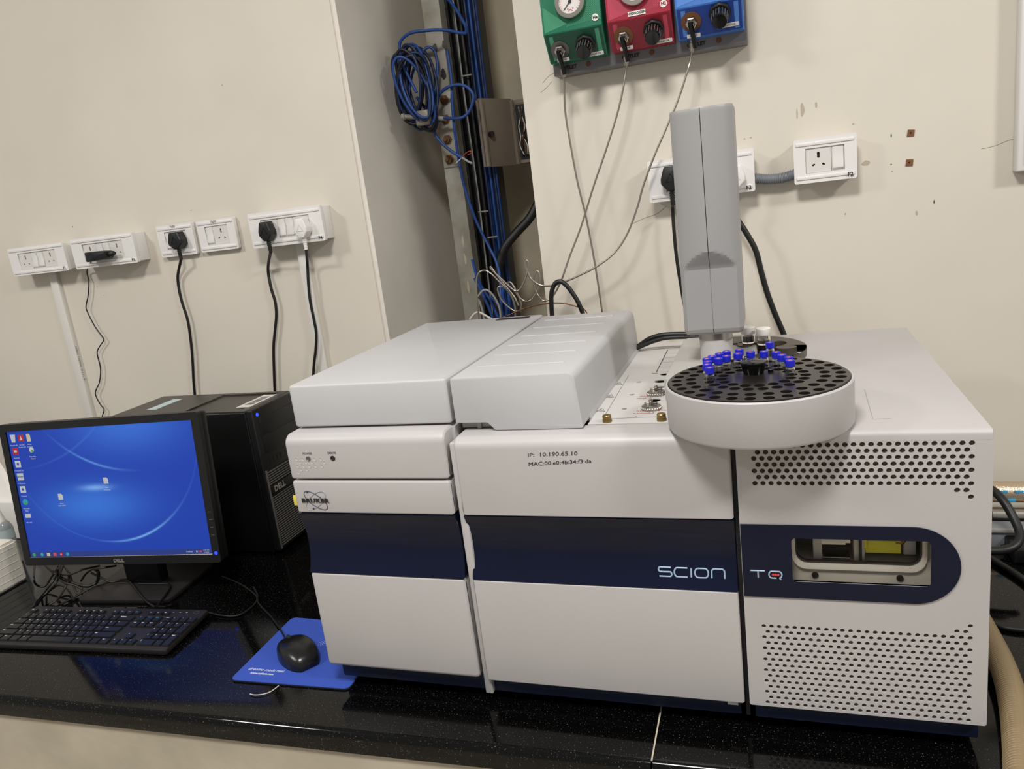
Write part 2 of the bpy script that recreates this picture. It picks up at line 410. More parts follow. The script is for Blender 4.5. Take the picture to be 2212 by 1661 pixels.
lp = prism('logo_panel', rpoly([(0.0, ZB2 + .001), (0.0, .3725), (.06, .3725), (.06, ZB2 + .001)], [.003, .003, 0, 0], 4), 'x', LX0, LX1, 'white_paint', gc, bevel=.005, seg=3)
p0, p1 = aY(653, 1081, 0), aY(712, 1081, 0); wd = p1.x - p0.x; cx = (p0.x + p1.x) / 2; cz = (p0.z + p1.z) / 2
fit(text('logo_lettering', 'BRUKER', .0092, 'print_black', lp, FY(cx, -.0012, cz), 'CENTER', bold=.0004, space=1.1), 0, p0.x, p1.x)
for sgn, mm in ((1, 'logo_navy'), (-1, 'logo_grey')):
    el = [Vector((cx + .0 + math.cos(a) * .0225 * math.cos(.62) - sgn * math.sin(a) * .0095 * math.sin(.62) * -1 * 1, -.0004, cz + sgn * -1 * (math.cos(a) * .0225 * math.sin(.62)) + math.sin(a) * .0095 * math.cos(.62) * 1)) for a in [2 * math.pi * k / 28 for k in range(29)]]
    tube('logo_orbit', el, .0005, mm, lp, n=5, k=2)
for dx, dz in ((-.0125, .0140), (-.0065, -.0135)):
    lathe('logo_electron', [(0, 0), (.0015, 0), (.0015, .0006), (0, .0006)], 'logo_navy', lp, n=10, mtx=toward((cx + dx, -.0003, cz + dz), (0, -1, 0)))
def concave(depth, n=10, yb=.05):
    pts = []
    for k in range(n + 1):
        t = k / n; z = ZB1 + (ZB2 - ZB1) * t
        pts.append((depth * math.sin(math.pi * t) ** 0.8, z))
    return pts + [(yb, ZB2), (yb, ZB1)]
def rim_band(x0, x1, depth):
    b = prism('glass_band', concave(depth), 'x', x0, x1, 'navy_gloss', gc, bevel=.001, seg=1)
    return b
rim_band(LX0, LX1, .012)
DR = rpoly([(0.0, ZB), (0.0, ZB1 - .0012), (.05, ZB1 - .0012), (.05, ZB)], [.008, .003, 0, 0], 4)
prism('lower_door', DR, 'x', LX0, LX1, 'white_paint', gc, bevel=.006, seg=3)
box('plinth', (LX0 + .014, .016, ZBASE), (LX1 + .003, .50, ZB + .004), 'navy_base', gc, bevel=.002)
for x in (LX0 + .05, LX1 - .03):
    for y in (.06, .42): lathe('foot', [(0, 0), (.016, 0), (.016, ZBASE + .001), (0, ZBASE + .001)], 'gap_black', gc, n=16, mtx=T(x, y, 0))
tg = aY(629, 1084, -.001); box('yellow_tag', (LX0 - .0065, .004, tg.z - .0085), (LX0 + .002, .0055, tg.z + .0085), 'yellow_tag', gc, bevel=.0006)
# fascia of the wide oven section
up_ = prism('upper_door', rpoly([(0.0, ZB2 + .001), (0.0, ZT), (.05, ZT), (.05, ZB2 + .001)], [.002, .016, 0, 0], 8), 'x', MX0, MX1, 'white_paint', gc, bevel=.005, seg=3)
mb = rim_band(MX0, MX1, .012)
prism('lower_door', rpoly([(0.0, ZB), (0.0, ZB1 - .0012), (.05, ZB1 - .0012), (.05, ZB)], [.002, .002, 0, 0], 4), 'x', MX0, MX1, 'white_paint', gc, bevel=.004, seg=3)
box('plinth', (MX0 + .004, .014, ZBASE), (MX1 - .006, .50, ZB + .004), 'navy_base', gc, bevel=.002)
for x in (MX0 + .06, MX1 - .06):
    for y in (.06, .45): lathe('foot', [(0, 0), (.018, 0), (.018, ZBASE + .001), (0, ZBASE + .001)], 'gap_black', gc, n=16, mtx=T(x, y, 0))
c = aY(1583, 1523, 0); box('latch_tab', (c.x - .007, .004, ZB - .006), (c.x + .007, .016, ZB + .001), 'deck_white', gc)
# pen writing
p = aY(1140, 984, -.0002)
def pen(s, px0, px1, py, size, tilt):
    a, b = aY(px0, py, 0), aY(px1, py, 0)
    m = FY(a.x, -.0003, a.z) @ Matrix.Rotation(tilt, 4, 'Z')
    o = text('pen_writing', s, size, 'print_black', up_, m, shear=0.1)
    xs = [v.co.x for v in o.data.vertices]; k = (b.x - a.x) / max(1e-6, max(xs) - min(xs)); x0 = min(xs)
    for v in o.data.vertices: v.co.x = a.x + (v.co.x - x0) * k
pen('IP:  10.190.65.10', 1140, 1248, 983, .0082, .03)
pen('MAC:00:e0:4b:34:f3:da', 1142, 1278, 1003, .0078, .06)
# lettering S C I O N as rounded strokes on the band
def strokes(name, px0, py0, px1, py1, defs, r, m, par, y):
    """defs: list of polylines in a unit cell (width,height) space already in 0..1 of the box"""
    a = aY(px0, py0, y); b = aY(px1, py1, y)
    for d in defs:
        tube(name, [Vector((a.x + (b.x - a.x) * u, y, a.z + (b.z - a.z) * v)) for u, v in d], r, m, par, n=6, k=5)
YB_ = .0118
def arc(cx, cy, rx, ry, a0, a1, n=6): return [(cx + rx * math.cos(math.radians(a0 + (a1 - a0) * k / n)), cy + ry * math.sin(math.radians(a0 + (a1 - a0) * k / n))) for k in range(n + 1)]
SC = [[(.19, .02)] + [(.03, .02)] + arc(.03, .26, .03, .24, 270, 90, 5)[1:] + [(.17, .50)] + arc(.17, .74, .03, .24, -90, 90, 5)[1:] + [(.01, .98)],
      [(.44, .02)] + [(.29, .02)] + arc(.29, .5, .05, .48, 270, 90, 6)[1:] + [(.44, .98)],
      [(.495, .02), (.495, .5), (.495, .98)],
      [(.60, .02)] + [(.70, .02)] + arc(.70, .5, .05, .48, -90, 90, 6)[1:] + [(.60, .98)] + arc(.60, .5, .05, .48, 90, 270, 6)[1:],
      [(.80, .98), (.80, .4)] + arc(.84, .36, .04, .34, 180, 270, 4)[1:] + [(.95, .02)] + arc(.95, .36, .04, .34, 270, 360, 4)[1:] + [(.99, .98)]]
# the band is concave: letters sit at its real depth for their height
zl = aY(1494, 1234, YB_).z; tt = (zl - ZB1) / (ZB2 - ZB1); YL = .012 * math.sin(math.pi * tt) ** .8
def yband(z): return .012 * math.sin(math.pi * (z - ZB1) / (ZB2 - ZB1)) ** .8
a_, b_ = aY(1422, 1224.5, YL), aY(1567, 1242, YL)
for d in SC: tube('brand_lettering', [Vector((a_.x + (b_.x - a_.x) * u, yband(zl + .0062 - .0124 * v) - .0002, zl + .0062 - .0124 * v)) for u, v in d], .00115, 'logo_blue', mb, n=6, k=4)

# lids
LZ = .517
ll = prism('left_lid', rect(LX0 + .002, .033, -.4525, .56, .006), 'z', .4490, LZ, 'white_lid', gc, bevel=.005, seg=3)
hg = aZ(1108, 688, LZ)
box('lid_grip', (hg.x - .035, hg.y - .010, LZ - .002), (hg.x + .035, hg.y + .012, LZ + .0006), 'hole_dark', gc, bevel=.0005)
RL = rpoly([(-.4462, .4490), (-.397, .4490), (-.386, .4372), (-.2565, .4372), (-.2625, LZ), (-.4462, LZ)], [0, .008, 0, .004, .012, .004], 6)
rl = prism('right_lid', RL, 'y', .034, .532, 'white_lid', gc, bevel=.0016, seg=2)
box('hinge_block', (-.444, .050, .4368), (-.372, .20, .4490), 'grey_arm', gc, bevel=.002)
box('hinge_pin', (-.418, .046, .4370), (-.412, .051, .4480), 'grey_detail', gc)
for px, py in ((1182, 692), (1159, 708), (1133, 726), (1106, 745.6), (1077, 766.6), (1043, 791)):
    y = aZ(px, py, LZ).y
    box('lid_rib', (-.428, y - .002, LZ - .001), (-.292, y + .002, LZ + .0011), 'white_lid', rl, bevel=.0009)
# deck right of the lid: sheet with real holes
DK = [aZ(*q, ZT) for q in ((1380.4, 825.6), (1365, 853), (1348.5, 883.5))]
holes = [circ(p.x, p.y, .0042, 14) for p in DK]
for px, py, r in ((1428, 824, .0105), (1427, 836.5, .007), (1414, 865, .0095), (1437, 809, .0085)):
    p = aZ(px, py, ZT); holes.append(circ(p.x, p.y, r, 18))
p = aZ(1374, 901, ZT); holes.append(circ(p.x, p.y, .0018, 10))
deck = plate('deck_sheet', rect(-.2545, .052, MX1, .585), holes, .0016, 'deck_white', gc, mtx=FZ(0, 0, ZT + .0006))
box('deck_shade_sheet', (-.256, .05, ZT - .0115), (MX1 - .004, .584, ZT - .0105), 'gap_black', gc)  # black sheet added under the deck so its holes look shaded
prism('deck_flange', [(-.2595, ZT - .002), (-.2545, ZT - .002), (-.2545, ZT + .0015), (-.2575, ZT + .0090), (-.2595, ZT + .0090)], 'y', .078, .585, 'white_lid', gc)
for px, py in ((1337, 828), (1319, 855), (1299, 885)):
    p = aZ(px, py, ZT + .001); q = [(-.0065, -.009), (.0065, -.009), (0, .010)]
    o = tube('warning_triangle', [Vector((p.x + a, p.y + b, ZT + .0008)) for a, b in q + q[:1]], .00035, 'print_black', deck, n=4, k=1)
    tube('warning_mark', [Vector((p.x - .002 + i * .002, p.y - .006 + (j % 2) * .008, ZT + .0008)) for i, j in ((0, 0), (0, 1), (1, 0), (1, 1), (2, 0), (2, 1))], .0003, 'print_black', deck, n=4, k=1)
for q in (((1358, 811), (1302, 905)), ((1302, 905), (1440, 900))):
    tube('deck_line', [aZ(*q[0], ZT + .0006), aZ(*q[1], ZT + .0006)], .0004, 'print_grey', deck, n=4)
g0, g1 = aZ(1418, 804, ZT + .0006), aZ(1443, 755, ZT + .0006)
for k in range(5):
    a = g0 + (g1 - g0) * (k / 5 + .01); b = g0 + (g1 - g0) * ((k + 1) / 5 - .02); tube('deck_dash', [a, b], .0009, 'print_black', deck, n=4)
for k in range(6):
    a = g0 + (g1 - g0) * (k / 5); tube('deck_line', [a, a + Vector((.05, 0, 0))], .0003, 'print_grey', deck, n=4)
p = aZ(1408, 807, ZT + .0006); tube('red_dash', [p, p + Vector((.010, .0, 0))], .0009, 'print_red', deck, n=4)
for (px, py, l1, l2) in ((1374, 889, 'Detector 1 ignitor', 'FLAMMABLE'), (1382, 857, 'Detector', 'MAKE UP')):
    p = aZ(px, py, ZT + .0006)
    text('red_lettering', l1, .0062, 'print_red', deck, frame((p.x, p.y + .002, ZT + .0007), (1, .02, 0), (0, 1, 0), (0, 0, 1)))
    text('red_lettering', l2, .0056, 'print_red', deck, frame((p.x - .003, p.y - .010, ZT + .0007), (1, .02, 0), (0, 1, 0), (0, 0, 1)))
for px, py in ((1407, 881), (1418, 850)):
    p = aZ(px, py, ZT + .002); b_ = T(p.x, p.y, ZT)
    nut = lathe('injector_nut', [(0, 0), (.0135, 0), (.0145, .0012), (.0145, .0045), (.0130, .0060), (.0105, .0066), (.0100, .0078), (0, .0078)], 'steel', gc, mtx=b_, n=36)
    for k in range(24):
        a = 2 * math.pi * k / 24
        if math.sin(a) < .35: lathe('knurl_bead', [(0, -.0022), (.0012, -.001), (.0012, .001), (0, .0022)], 'steel', nut, n=6, mtx=T(p.x + .0142 * math.cos(a), p.y + .0142 * math.sin(a), ZT + .0028))
    box('wing_clip', (p.x - .0095, p.y - .0022, ZT + .0075), (p.x - .0015, p.y + .0030, ZT + .0105), 'steel', gc, bevel=.0006)
    box('wing_clip', (p.x + .0015, p.y - .0050, ZT + .0075), (p.x + .0095, p.y - .0005, ZT + .0115), 'steel_dark', gc, bevel=.0006)
    lathe('septum_ball', [(0, .0070), (.0018, .0072), (.0018, .0105), (.0028, .0118), (.0030, .0134), (.0020, .0154), (0, .0160)], 'steel', gc, mtx=b_, n=14)
for px, py in ((1312, 912), (1429.5, 909)):
    p = aZ(px, py, ZT)
    lathe('brass_thumbscrew', [(0, 0), (.0066, 0), (.0066, .0040), (.0060, .0043), (.0060, .0047), (.0062, .0050), (.0062, .0092), (.0055, .0102), (.0030, .0098), (0, .0098)], 'brass', gc, mtx=T(p.x, p.y, ZT + .0005), n=24)

# ================================================================== mass spectrometer
ms = thing('mass_spectrometer', 'white mass spectrometer cabinet with perforated front and small lit viewing window', 'instrument')
SX0, SX1 = -.0546, .2287
WP = [aY(*q, 0) for q in ((1706, 1159), (2013, 1168), (2012, 1269), (1712, 1258))]
wx0, wx1, wz1, wz0 = (WP[0].x + WP[3].x) / 2, (WP[1].x + WP[2].x) / 2, (WP[0].z + WP[1].z) / 2, (WP[2].z + WP[3].z) / 2
bex = aY(2076, 1225, 0).x; bz1 = aY(1790, 1135, 0).z; bz0 = aY(1790, 1294, 0).z; rb = (bz1 - bz0) / 2
holes = []
PX = .0096; PZ = PX * .866
xr = aY(2099.5, 984, 0).x; z1 = aY(2099, 957, 0).z; zlow = aY(2090, 1556, 0).z; xr2 = aY(2094, 1480, 0).x
nL = int((xr - aY(1625, 987, 0).x) / PX + .3)
for r_ in range(9):
    z = z1 - r_ * PZ; cnt = nL + 1 if r_ < 7 else (2 if r_ == 7 else 1)
    for k in range(cnt):
        x = xr - k * PX - (PX / 2 if r_ % 2 else 0)
        if x < aY(1622, 987, 0).x: continue
        holes.append((x, z, .0033))
nL2 = int((xr2 - aY(1654, 1440, 0).x) / PX + .5)
for r_ in range(17):
    z = zlow + r_ * PZ; cnt = nL2 + 1 if r_ < 15 else (2 if r_ == 15 else 1)
    for k in range(cnt):
        x = xr2 - k * PX - (PX / 2 if r_ % 2 else 0)
        if x < aY(1650, 1440, 0).x: continue
        holes.append((x, z, .0029))
outer = rpoly([(SX0, ZB), (SX1, ZB), (SX1, ZT - .0125), (SX0, ZT - .0125)], [.003, .003, 0, 0], 3)
band_out = [(SX0 + .0006, bz0), (bex - rb, bz0)] + [(bex - rb + rb * math.cos(a), (bz0 + bz1) / 2 + rb * math.sin(a)) for a in [math.radians(-90 + 180 * k / 24) for k in range(1, 24)]] + [(bex - rb, bz1), (SX0 + .0006, bz1)]
wout = rect(wx0, wz0, wx1, wz1, .005)
plate('perforated_front', outer, [circ(x, z, r, 10) for x, z, r in holes] + [wout], .0025, 'white_paint', ms, mtx=FY(0, 0, 0))
box('dust_screen', (SX0 + .004, .0027, bz1 + .012), (SX1 - .004, .0040, ZT - .0127), 'mesh_brown', ms)
box('dust_screen', (SX0 + .004, .0027, ZB + .003), (SX1 - .004, .0040, bz0 - .012), 'mesh_brown', ms)
plate('navy_band', band_out, [rect(wx0 + .001, wz0 + .001, wx1 - .001, wz1 - .001, .005)], .0018, 'navy_gloss', ms, mtx=FY(0, -.0018, 0))
TC = rpoly([(0.0, ZT - .0127), (0.0, ZT), (.605, ZT), (.605, ZT - .0127)], [0, .0115, .01, 0], 8)
prism('top_cover', TC, 'x', SX0, SX1, 'white_paint', ms, bevel=.002)
for x0, x1 in ((SX0, SX0 + .003), (SX1 - .003, SX1)):
    box('side_panel', (x0, .0026, ZB), (x1, .604, ZT - .0165), 'white_paint', ms)
box('back_panel', (SX0 + .003, .600, ZB), (SX1 - .003, .604, ZT - .0165), 'white_paint', ms)
box('bottom_pan', (SX0 + .003, .0026, ZB), (SX1 - .003, .600, ZB + .0015), 'white_paint', ms)
for y0, y1, zz0, zz1 in ((.008, .012, bz1 + .006, ZT - .0165), (.008, .012, ZB, bz0 - .006)):
    box('inner_bulkhead', (SX0 + .003, y0, zz0), (SX1 - .003, y1, zz1), 'gap_black', ms)
box('plinth', (SX0 + .006, .012, ZBASE), (SX1 - .006, .55, ZB + .002), 'navy_base', ms, bevel=.002)
for x in (SX0 + .05, SX1 - .05):
    for y in (.06, .48): lathe('foot', [(0, 0), (.018, 0), (.018, ZBASE + .001), (0, ZBASE + .001)], 'gap_black', ms, n=16, mtx=T(x, y, 0))
box('gap_seal', (MX1 + .0005, .010, ZBASE + .004), (SX0 - .0005, .5, ZT - .012), 'gap_black', ms)
for q in ((( 1868, 842), (1886, 906)), ((1886, 906), (1925, 904)),):
    tube('cover_seam', [aZ(*q[0], ZT), aZ(*q[1], ZT)], .0005, 'grey_detail', ms, n=4)
yt = aY(2150, 1005, .02); box('yellow_tape', (SX1 - .0005, .03, yt.z - .022), (SX1 + .0015, .09, yt.z + .018), 'yellow_tape', ms)
# letters T Q
a_, b_ = aY(1620, 1232, -.0022), aY(1690, 1250, -.0022)
TQ = [[(.02, .02), (.2, .02), (.46, .02)], [(.25, .06), (.25, .5), (.25, .95)],
      [(.82, .95), (.68, .95)] + arc(.68, .5, .09, .45, 90, 270, 6)[1:] + [(.90, .05)] + arc(.90, .5, .09, .45, -90, 60, 6)[1:] + [(.92, .95), (.96, 1.15)]]
for d in TQ: tube('model_lettering', [Vector((a_.x + (b_.x - a_.x) * u, -.0022, (a_.z + b_.z) / 2 + .0052 - .0104 * v)) for u, v in d], .0010, 'logo_blue', ms, n=6, k=4)
for u in (.72, .80, .88):
    lathe('red_dot', [(0, 0), (.0017, 0), (.0015, .0006), (0, .0006)], 'logo_red', ms, n=12, mtx=toward((a_.x + (b_.x - a_.x) * u, -.0019, (a_.z + b_.z) / 2), (0, -1, 0)))
# viewing window and what is behind it
cav = ms
box('window_pane', (wx0 - .003, .0035, wz0 - .003), (wx1 + .003, .0055, wz1 + .003), 'window_glass', ms)
W_, H_ = wx1 - wx0, wz1 - wz0
def wp(u, v): return wx0 + W_ * u, wz0 + H_ * v
def pl(name, poly, y, th, m, holes=(), par=cav): return plate(name, [wp(*q) for q in poly], [[wp(*q) for q in h] for h in holes], th, m, par, mtx=FY(0, y, 0))
def wrect(u0, v0, u1, v1, ru, n=5):
    pts = rpoly([(u0 * 3, v0), (u1 * 3, v0), (u1 * 3, v1), (u0 * 3, v1)], ru, n); return [(a / 3, b) for a, b in pts]
pl('chamber_flange', [(-.05, -.12), (1.05, -.12), (1.05, 1.2), (-.05, 1.2)], .020, .004, 'cavity_grey', [wrect(.02, .20, .975, 1.15, .30)])
pl('polished_lip', wrect(.005, .17, .99, 1.18, .33), .0165, .004, 'polished_alu', [wrect(.035, .30, .955, 1.14, .26)])
pl('gasket', wrect(.030, .28, .962, 1.15, .27), .0185, .005, 'cable_brown', [wrect(.045, .34, .945, 1.13, .24)])
for u in (.18, .80):
    x, z = wp(u, .02); lathe('flange_bolt', [(0, 0), (.0042, 0), (.0042, .002), (0, .002)], 'steel_dark', cav, n=14, mtx=toward((x, .0205, z), (0, -1, 0)))
def bx(name, u0, u1, v0, v1, y0, y1, m, bev=.0008):
    x0, z0 = wp(u0, v0); x1, z1_ = wp(u1, v1); return box(name, (x0, y0, z0), (x1, y1, z1_), m, cav, bevel=bev)
bx('chamber_back', -.03, 1.03, -.1, 1.15, .070, .073, 'chamber_wall')
bx('chamber_floor', -.03, 1.03, .20, .30, .024, .085, 'cavity_grey')
bx('chamber_end', -.02, .035, .2, 1.14, .024, .085, 'wire_white')
bx('centre_wall', .475, .555, .28, 1.12, .026, .070, 'cavity_grey')
bx('divider', .512, .532, .30, 1.12, .0215, .026, 'gap_black', 0)
bx('ceramic_post', .172, .242, .28, 1.12, .030, .042, 'wire_white')
bx('source_body', .26, .45, .72, 1.12, .034, .060, 'print_black')
bx('lens_stack', .235, .42, .62, .76, .030, .046, 'polished_alu')
bx('lens_stack', .41, .455, .66, 1.12, .030, .046, 'polished_alu')
bx('base_rail', .24, .45, .30, .36, .028, .050, 'steel')
bx('multipole_rod', .04, .17, .86, .96, .036, .046, 'steel_dark')
bx('yellow_board', .56, .82, .46, .74, .030, .034, 'yellow_tape')
bx('yellow_board', .53, .572, .58, .80, .0265, .029, 'yellow_tape')
bx('copper_block', .56, .78, .76, .93, .034, .050, 'copper_tube')
x, z = wp(.80, .70); tube('copper_pipe', [Vector((wp(.78, 0)[0], .033, wp(0, .70)[1])), Vector((wp(.825, 0)[0], .033, wp(0, .70)[1])), Vector((wp(.84, 0)[0], .033, wp(0, .80)[1])), Vector((wp(.84, 0)[0], .033, wp(0, 1.1)[1]))], .0035, 'copper_tube', cav)
bx('side_block', .84, .93, .40, 1.02, .036, .060, 'wire_white')

# ================================================================== autosampler
asm = thing('autosampler', 'grey-white autosampler with tall injector tower on a round white carousel housing', 'autosampler')
CX, CY, CR, CZ0, CZ1 = -.0262, .0450, .1145, ZT + .0012, .4965
lathe('carousel_housing', [(0, CZ0), (CR - .006, CZ0), (CR - .002, CZ0 + .0015), (CR, CZ0 + .005), (CR, CZ1 - .002), (CR - .0012, CZ1 - .0004), (CR - .0026, CZ1 - .0002), (CR - .0036, CZ1 - .002), (CR - .0036, CZ1 - .030), (0, CZ1 - .030)], 'white_paint', asm, mtx=T(CX, CY, 0), n=96)
# arm that carries the tower
AZ = .4755
AP = [(-.158, .150), (-.1565, .420), (-.150, .432), (-.030, .432), (-.030, .155), (-.05, .140), (-.12, .120)]
prism('arm', AP, 'z', ZT + .002, AZ, 'grey_arm', asm, bevel=.004, seg=3)
TX, TY = -.0880, .2475
lathe('neck', [(0, AZ - .001), (.0258, AZ - .001), (.0258, AZ + .001), (.0246, AZ + .002), (.0246, .5105), (0, .5105)], 'white_paint', asm, mtx=T(TX, TY, 0), n=40)
lathe('steel_collar', [(0, .5100), (.0246, .5100), (.0252, .5108), (.0252, .5232), (0, .5232)], 'steel', asm, mtx=T(TX, TY, 0), n=40)
def tower_half(x0, x1, name, z0=.5215, z1=.8460):
    """head: bowed front cut flat low down by a slanting facet, straight sides, bowed back"""
    hw = .0435; bm = bmesh.new()
    def yfront(x, z):
        d = abs(x - TX); bow = .200 + .017 * (d / hw) ** 2.0 + max(0, d - (hw - .012)) ** 2 * 40
        zc = .634
        flat = .2138
        cut = flat if z <= zc - .012 else flat - (z - (zc - .012)) * .56
        return max(bow, cut) if z < zc + .03 else bow
    nx, zs = 14, []
    z = z0
    zl_ = [z0, z0 + .0015, z0 + .004, z0 + .009] + [z0 + .02 + (z1 - z0 - .024) * k / 80 for k in range(81)] + [z1 - .0015, z1]
    def ins(z): return max(0, (.009 - (z - z0))) ** 2 * 70 + max(0, (.004 - (z1 - z))) ** 2 * 60
    rows = []
    for z in zl_:
        q = ins(z); ring = []
        for i in range(nx + 1):
            x = x0 + (x1 - x0) * i / nx; xx = TX + (x - TX) * (1 - q * 12)
            ring.append(bm.verts.new((xx, yfront(x, z) + q, z)))
        for i in range(nx + 1):
            x = x1 + (x0 - x1) * i / nx; xx = TX + (x - TX) * (1 - q * 12)
            ring.append(bm.verts.new((xx, .300 - 3.0 * abs(x - TX) ** 2 - q, z)))
        rows.append(ring)
    n = len(rows[0])
    for A, B in zip(rows[:-1], rows[1:]):
        for k in range(n): bm.faces.new((A[k], A[(k + 1) % n], B[(k + 1) % n], B[k]))
    bm.faces.new(rows[0]); bm.faces.new(rows[-1])
    return finish(name, bm, 'grey_head', asm, smooth=True, sharp=0.28)
tower_half(TX - .0435, TX - .0005, 'tower_half_shell'); tower_half(TX + .0005, TX + .0435, 'tower_half_shell')
box('tower_core', (TX - .004, .215, .53), (TX + .004, .285, .835), 'grey_detail', asm)
# rear wash station ring with kidney holes
RX, RY, RZ = -.060, .300, .478
kh = []
def kidney(a0, a1, r0, r1): 
    return [(RX + r0 * math.cos(a), RY + r0 * math.sin(a)) for a in [a0 + (a1 - a0) * k / 6 for k in range(7)]] + [(RX + r1 * math.cos(a), RY + r1 * math.sin(a)) for a in [a1 + (a0 - a1) * k / 6 for k in range(7)]]
jars = [aZ(1617, 741, RZ), aZ(1650, 744, RZ)]
for px, py, ea, eb in ((1683, 741, .0115, .017), (1698, 749, .016, .013), (1609, 742, .012, .02)):
    p = aZ(px, py, RZ); kh.append([(p.x + ea * math.cos(t), p.y + eb * math.sin(t)) for t in [2 * math.pi * k / 18 for k in range(18)]])
ring = [(RX + .104 * math.cos(a), RY + .104 * math.sin(a)) for a in [-1.35 + 3.2 * k / 40 for k in range(41)]] + [(RX + .050 * math.cos(a), RY + .050 * math.sin(a)) for a in [1.85 - 3.2 * k / 30 for k in range(31)]]
plate('wash_station_ring', ring, kh, .012, 'tray_brown', asm, mtx=FZ(0, 0, RZ))
prism('wash_station_tray', [(RX + .101 * math.cos(a), RY + .101 * math.sin(a)) for a in [-1.32 + 3.1 * k / 30 for k in range(31)]] + [(RX + .052 * math.cos(a), RY + .052 * math.sin(a)) for a in [1.78 - 3.1 * k / 20 for k in range(21)]], 'z', ZT + .001, RZ - .020, 'gap_black', asm)
for k, (p, full) in enumerate(zip(jars, (True, False))):
    j = thing('sample_jar', ('small glass jar of dark liquid with white lid, nearest the tower', 'small glass jar half full of amber liquid with white lid, behind the blue caps')[k], 'jar', 'jars on the wash station')
    m_ = T(p.x, p.y, RZ)
    lathe('glass_body', [(0, .0005), (.0095, .0005), (.0105, .002), (.0105, .0125), (.0085, .0155), (.0080, .0185), (.0073, .0185), (.0078, .0150), (.0096, .0120), (.0096, .003), (0, .002)], 'glass', j, mtx=m_, n=28)
    lathe('liquid', [(0, .0022), (.0094, .0030), (.0094, .012 if full else .008), (0, .012 if full else .008)], 'sample_black' if full else 'sample_amber', j, mtx=m_, n=24)
    lathe('lid', [(0, .0160), (.0108, .0160), (.0112, .0168), (.0112, .0265), (.0102, .0276), (0, .0276)], 'jar_lid', j, mtx=m_, n=28)
# carousel tray with real vial holes
car = thing('vial_carousel', 'round black vial tray with rings of holes and centre knob', 'vial tray')
DZ = CZ1 + .0012
slots = []
for R_, n_, a0 in ((.1000, 30, .05), (.0820, 25, .12), (.0590, 22, .0), (.0430, 16, .1)):
    for k in range(n_): a = a0 + 2 * math.pi * k / n_; slots.append((CX + R_ * math.cos(a), CY + R_ * math.sin(a)))
VZ = DZ + .0165
vp = [(1663, 744), (1601, 760), (1576, 763), (1554, 768), (1538, 774), (1527, 779), (1522, 785.5), (1525, 792), (1534, 799), (1555, 779), (1570, 774), (1595, 768), (1623, 764), (1652, 764), (1678, 766), (1697, 771), (1707, 777), (1704, 784.6)]
vpos = [aZ(px, py, VZ) for px, py in vp]
use = []
free = list(slots)
for v in vpos:      # each vial stands in a hole of the tray: the nearest free one
    s = min(free, key=lambda q: (q[0] - v.x) ** 2 + (q[1] - v.y) ** 2)
    if (s[0] - v.x) ** 2 + (s[1] - v.y) ** 2 < .010 ** 2: free.remove(s); use.append(((s[0] + v.x * 0) , s[1]))
    else: use.append(None)
plate('tray_disc', circ(CX, CY, .1098, 96), [circ(x, y, .0067, 16) for x, y in slots], .010, 'tray_black', car, mtx=FZ(0, 0, DZ))
lathe('tray_skirt', [(.1098, DZ - .0005), (.1103, DZ - .002), (.1103, DZ - .018), (.1085, DZ - .018), (.1085, DZ - .002), (.1098, DZ - .0005)], 'tray_black', car, mtx=T(CX, CY, 0), n=96)
lathe('tray_floor', [(0, DZ - .024), (.1075, DZ - .024), (.1075, DZ - .022), (0, DZ - .022)], 'gap_black', car, mtx=T(CX, CY, 0), n=48)
kb_ = aZ(1628, 806, DZ)
lathe('knob', [(0, DZ), (.0128, DZ), (.0132, DZ + .002), (.0162, DZ + .0140), (.0158, DZ + .0158), (.012, DZ + .0168), (0, DZ + .0175)], 'black_gloss', car, mtx=T(kb_.x, kb_.y, 0), n=36)
pp = aZ(1665, 803, DZ); lathe('locating_pin', [(0, DZ), (.0036, DZ), (.0036, DZ + .003), (0, DZ + .0034)], 'black_gloss', car, mtx=T(pp.x, pp.y, 0), n=16)
VLAB = ['blue-capped vial standing alone at the very back by the wash ring', 'blue-capped vial on the outer arc, right end beside the tower neck', 'blue-capped vial on the outer arc just right of the tower neck centre', 'blue-capped vial on the outer arc under the left of tower neck', 'blue-capped vial on the outer arc, fifth from its right end', 'blue-capped vial on the outer arc, fourth from the front-left end', 'blue-capped vial on the outer arc, third from the front-left end', 'blue-capped vial on the outer arc, second from the front-left end', 'blue-capped vial at the front-left end, nearest the viewer',
        'blue-capped vial at the left end of the inner arc of three', 'blue-capped vial in the middle of the inner arc of three', 'blue-capped vial at the right end of the inner arc of three', 'blue-capped vial directly behind the left of the black knob', 'blue-capped vial behind the right edge of the black knob', 'blue-capped vial right of the knob, leftmost of the right-hand four', 'blue-capped vial right of the knob, second of the right-hand four', 'blue-capped vial right of the knob, partly hidden behind the foremost right-hand one', 'blue-capped vial foremost in the right-hand group']
vial_meshes = None
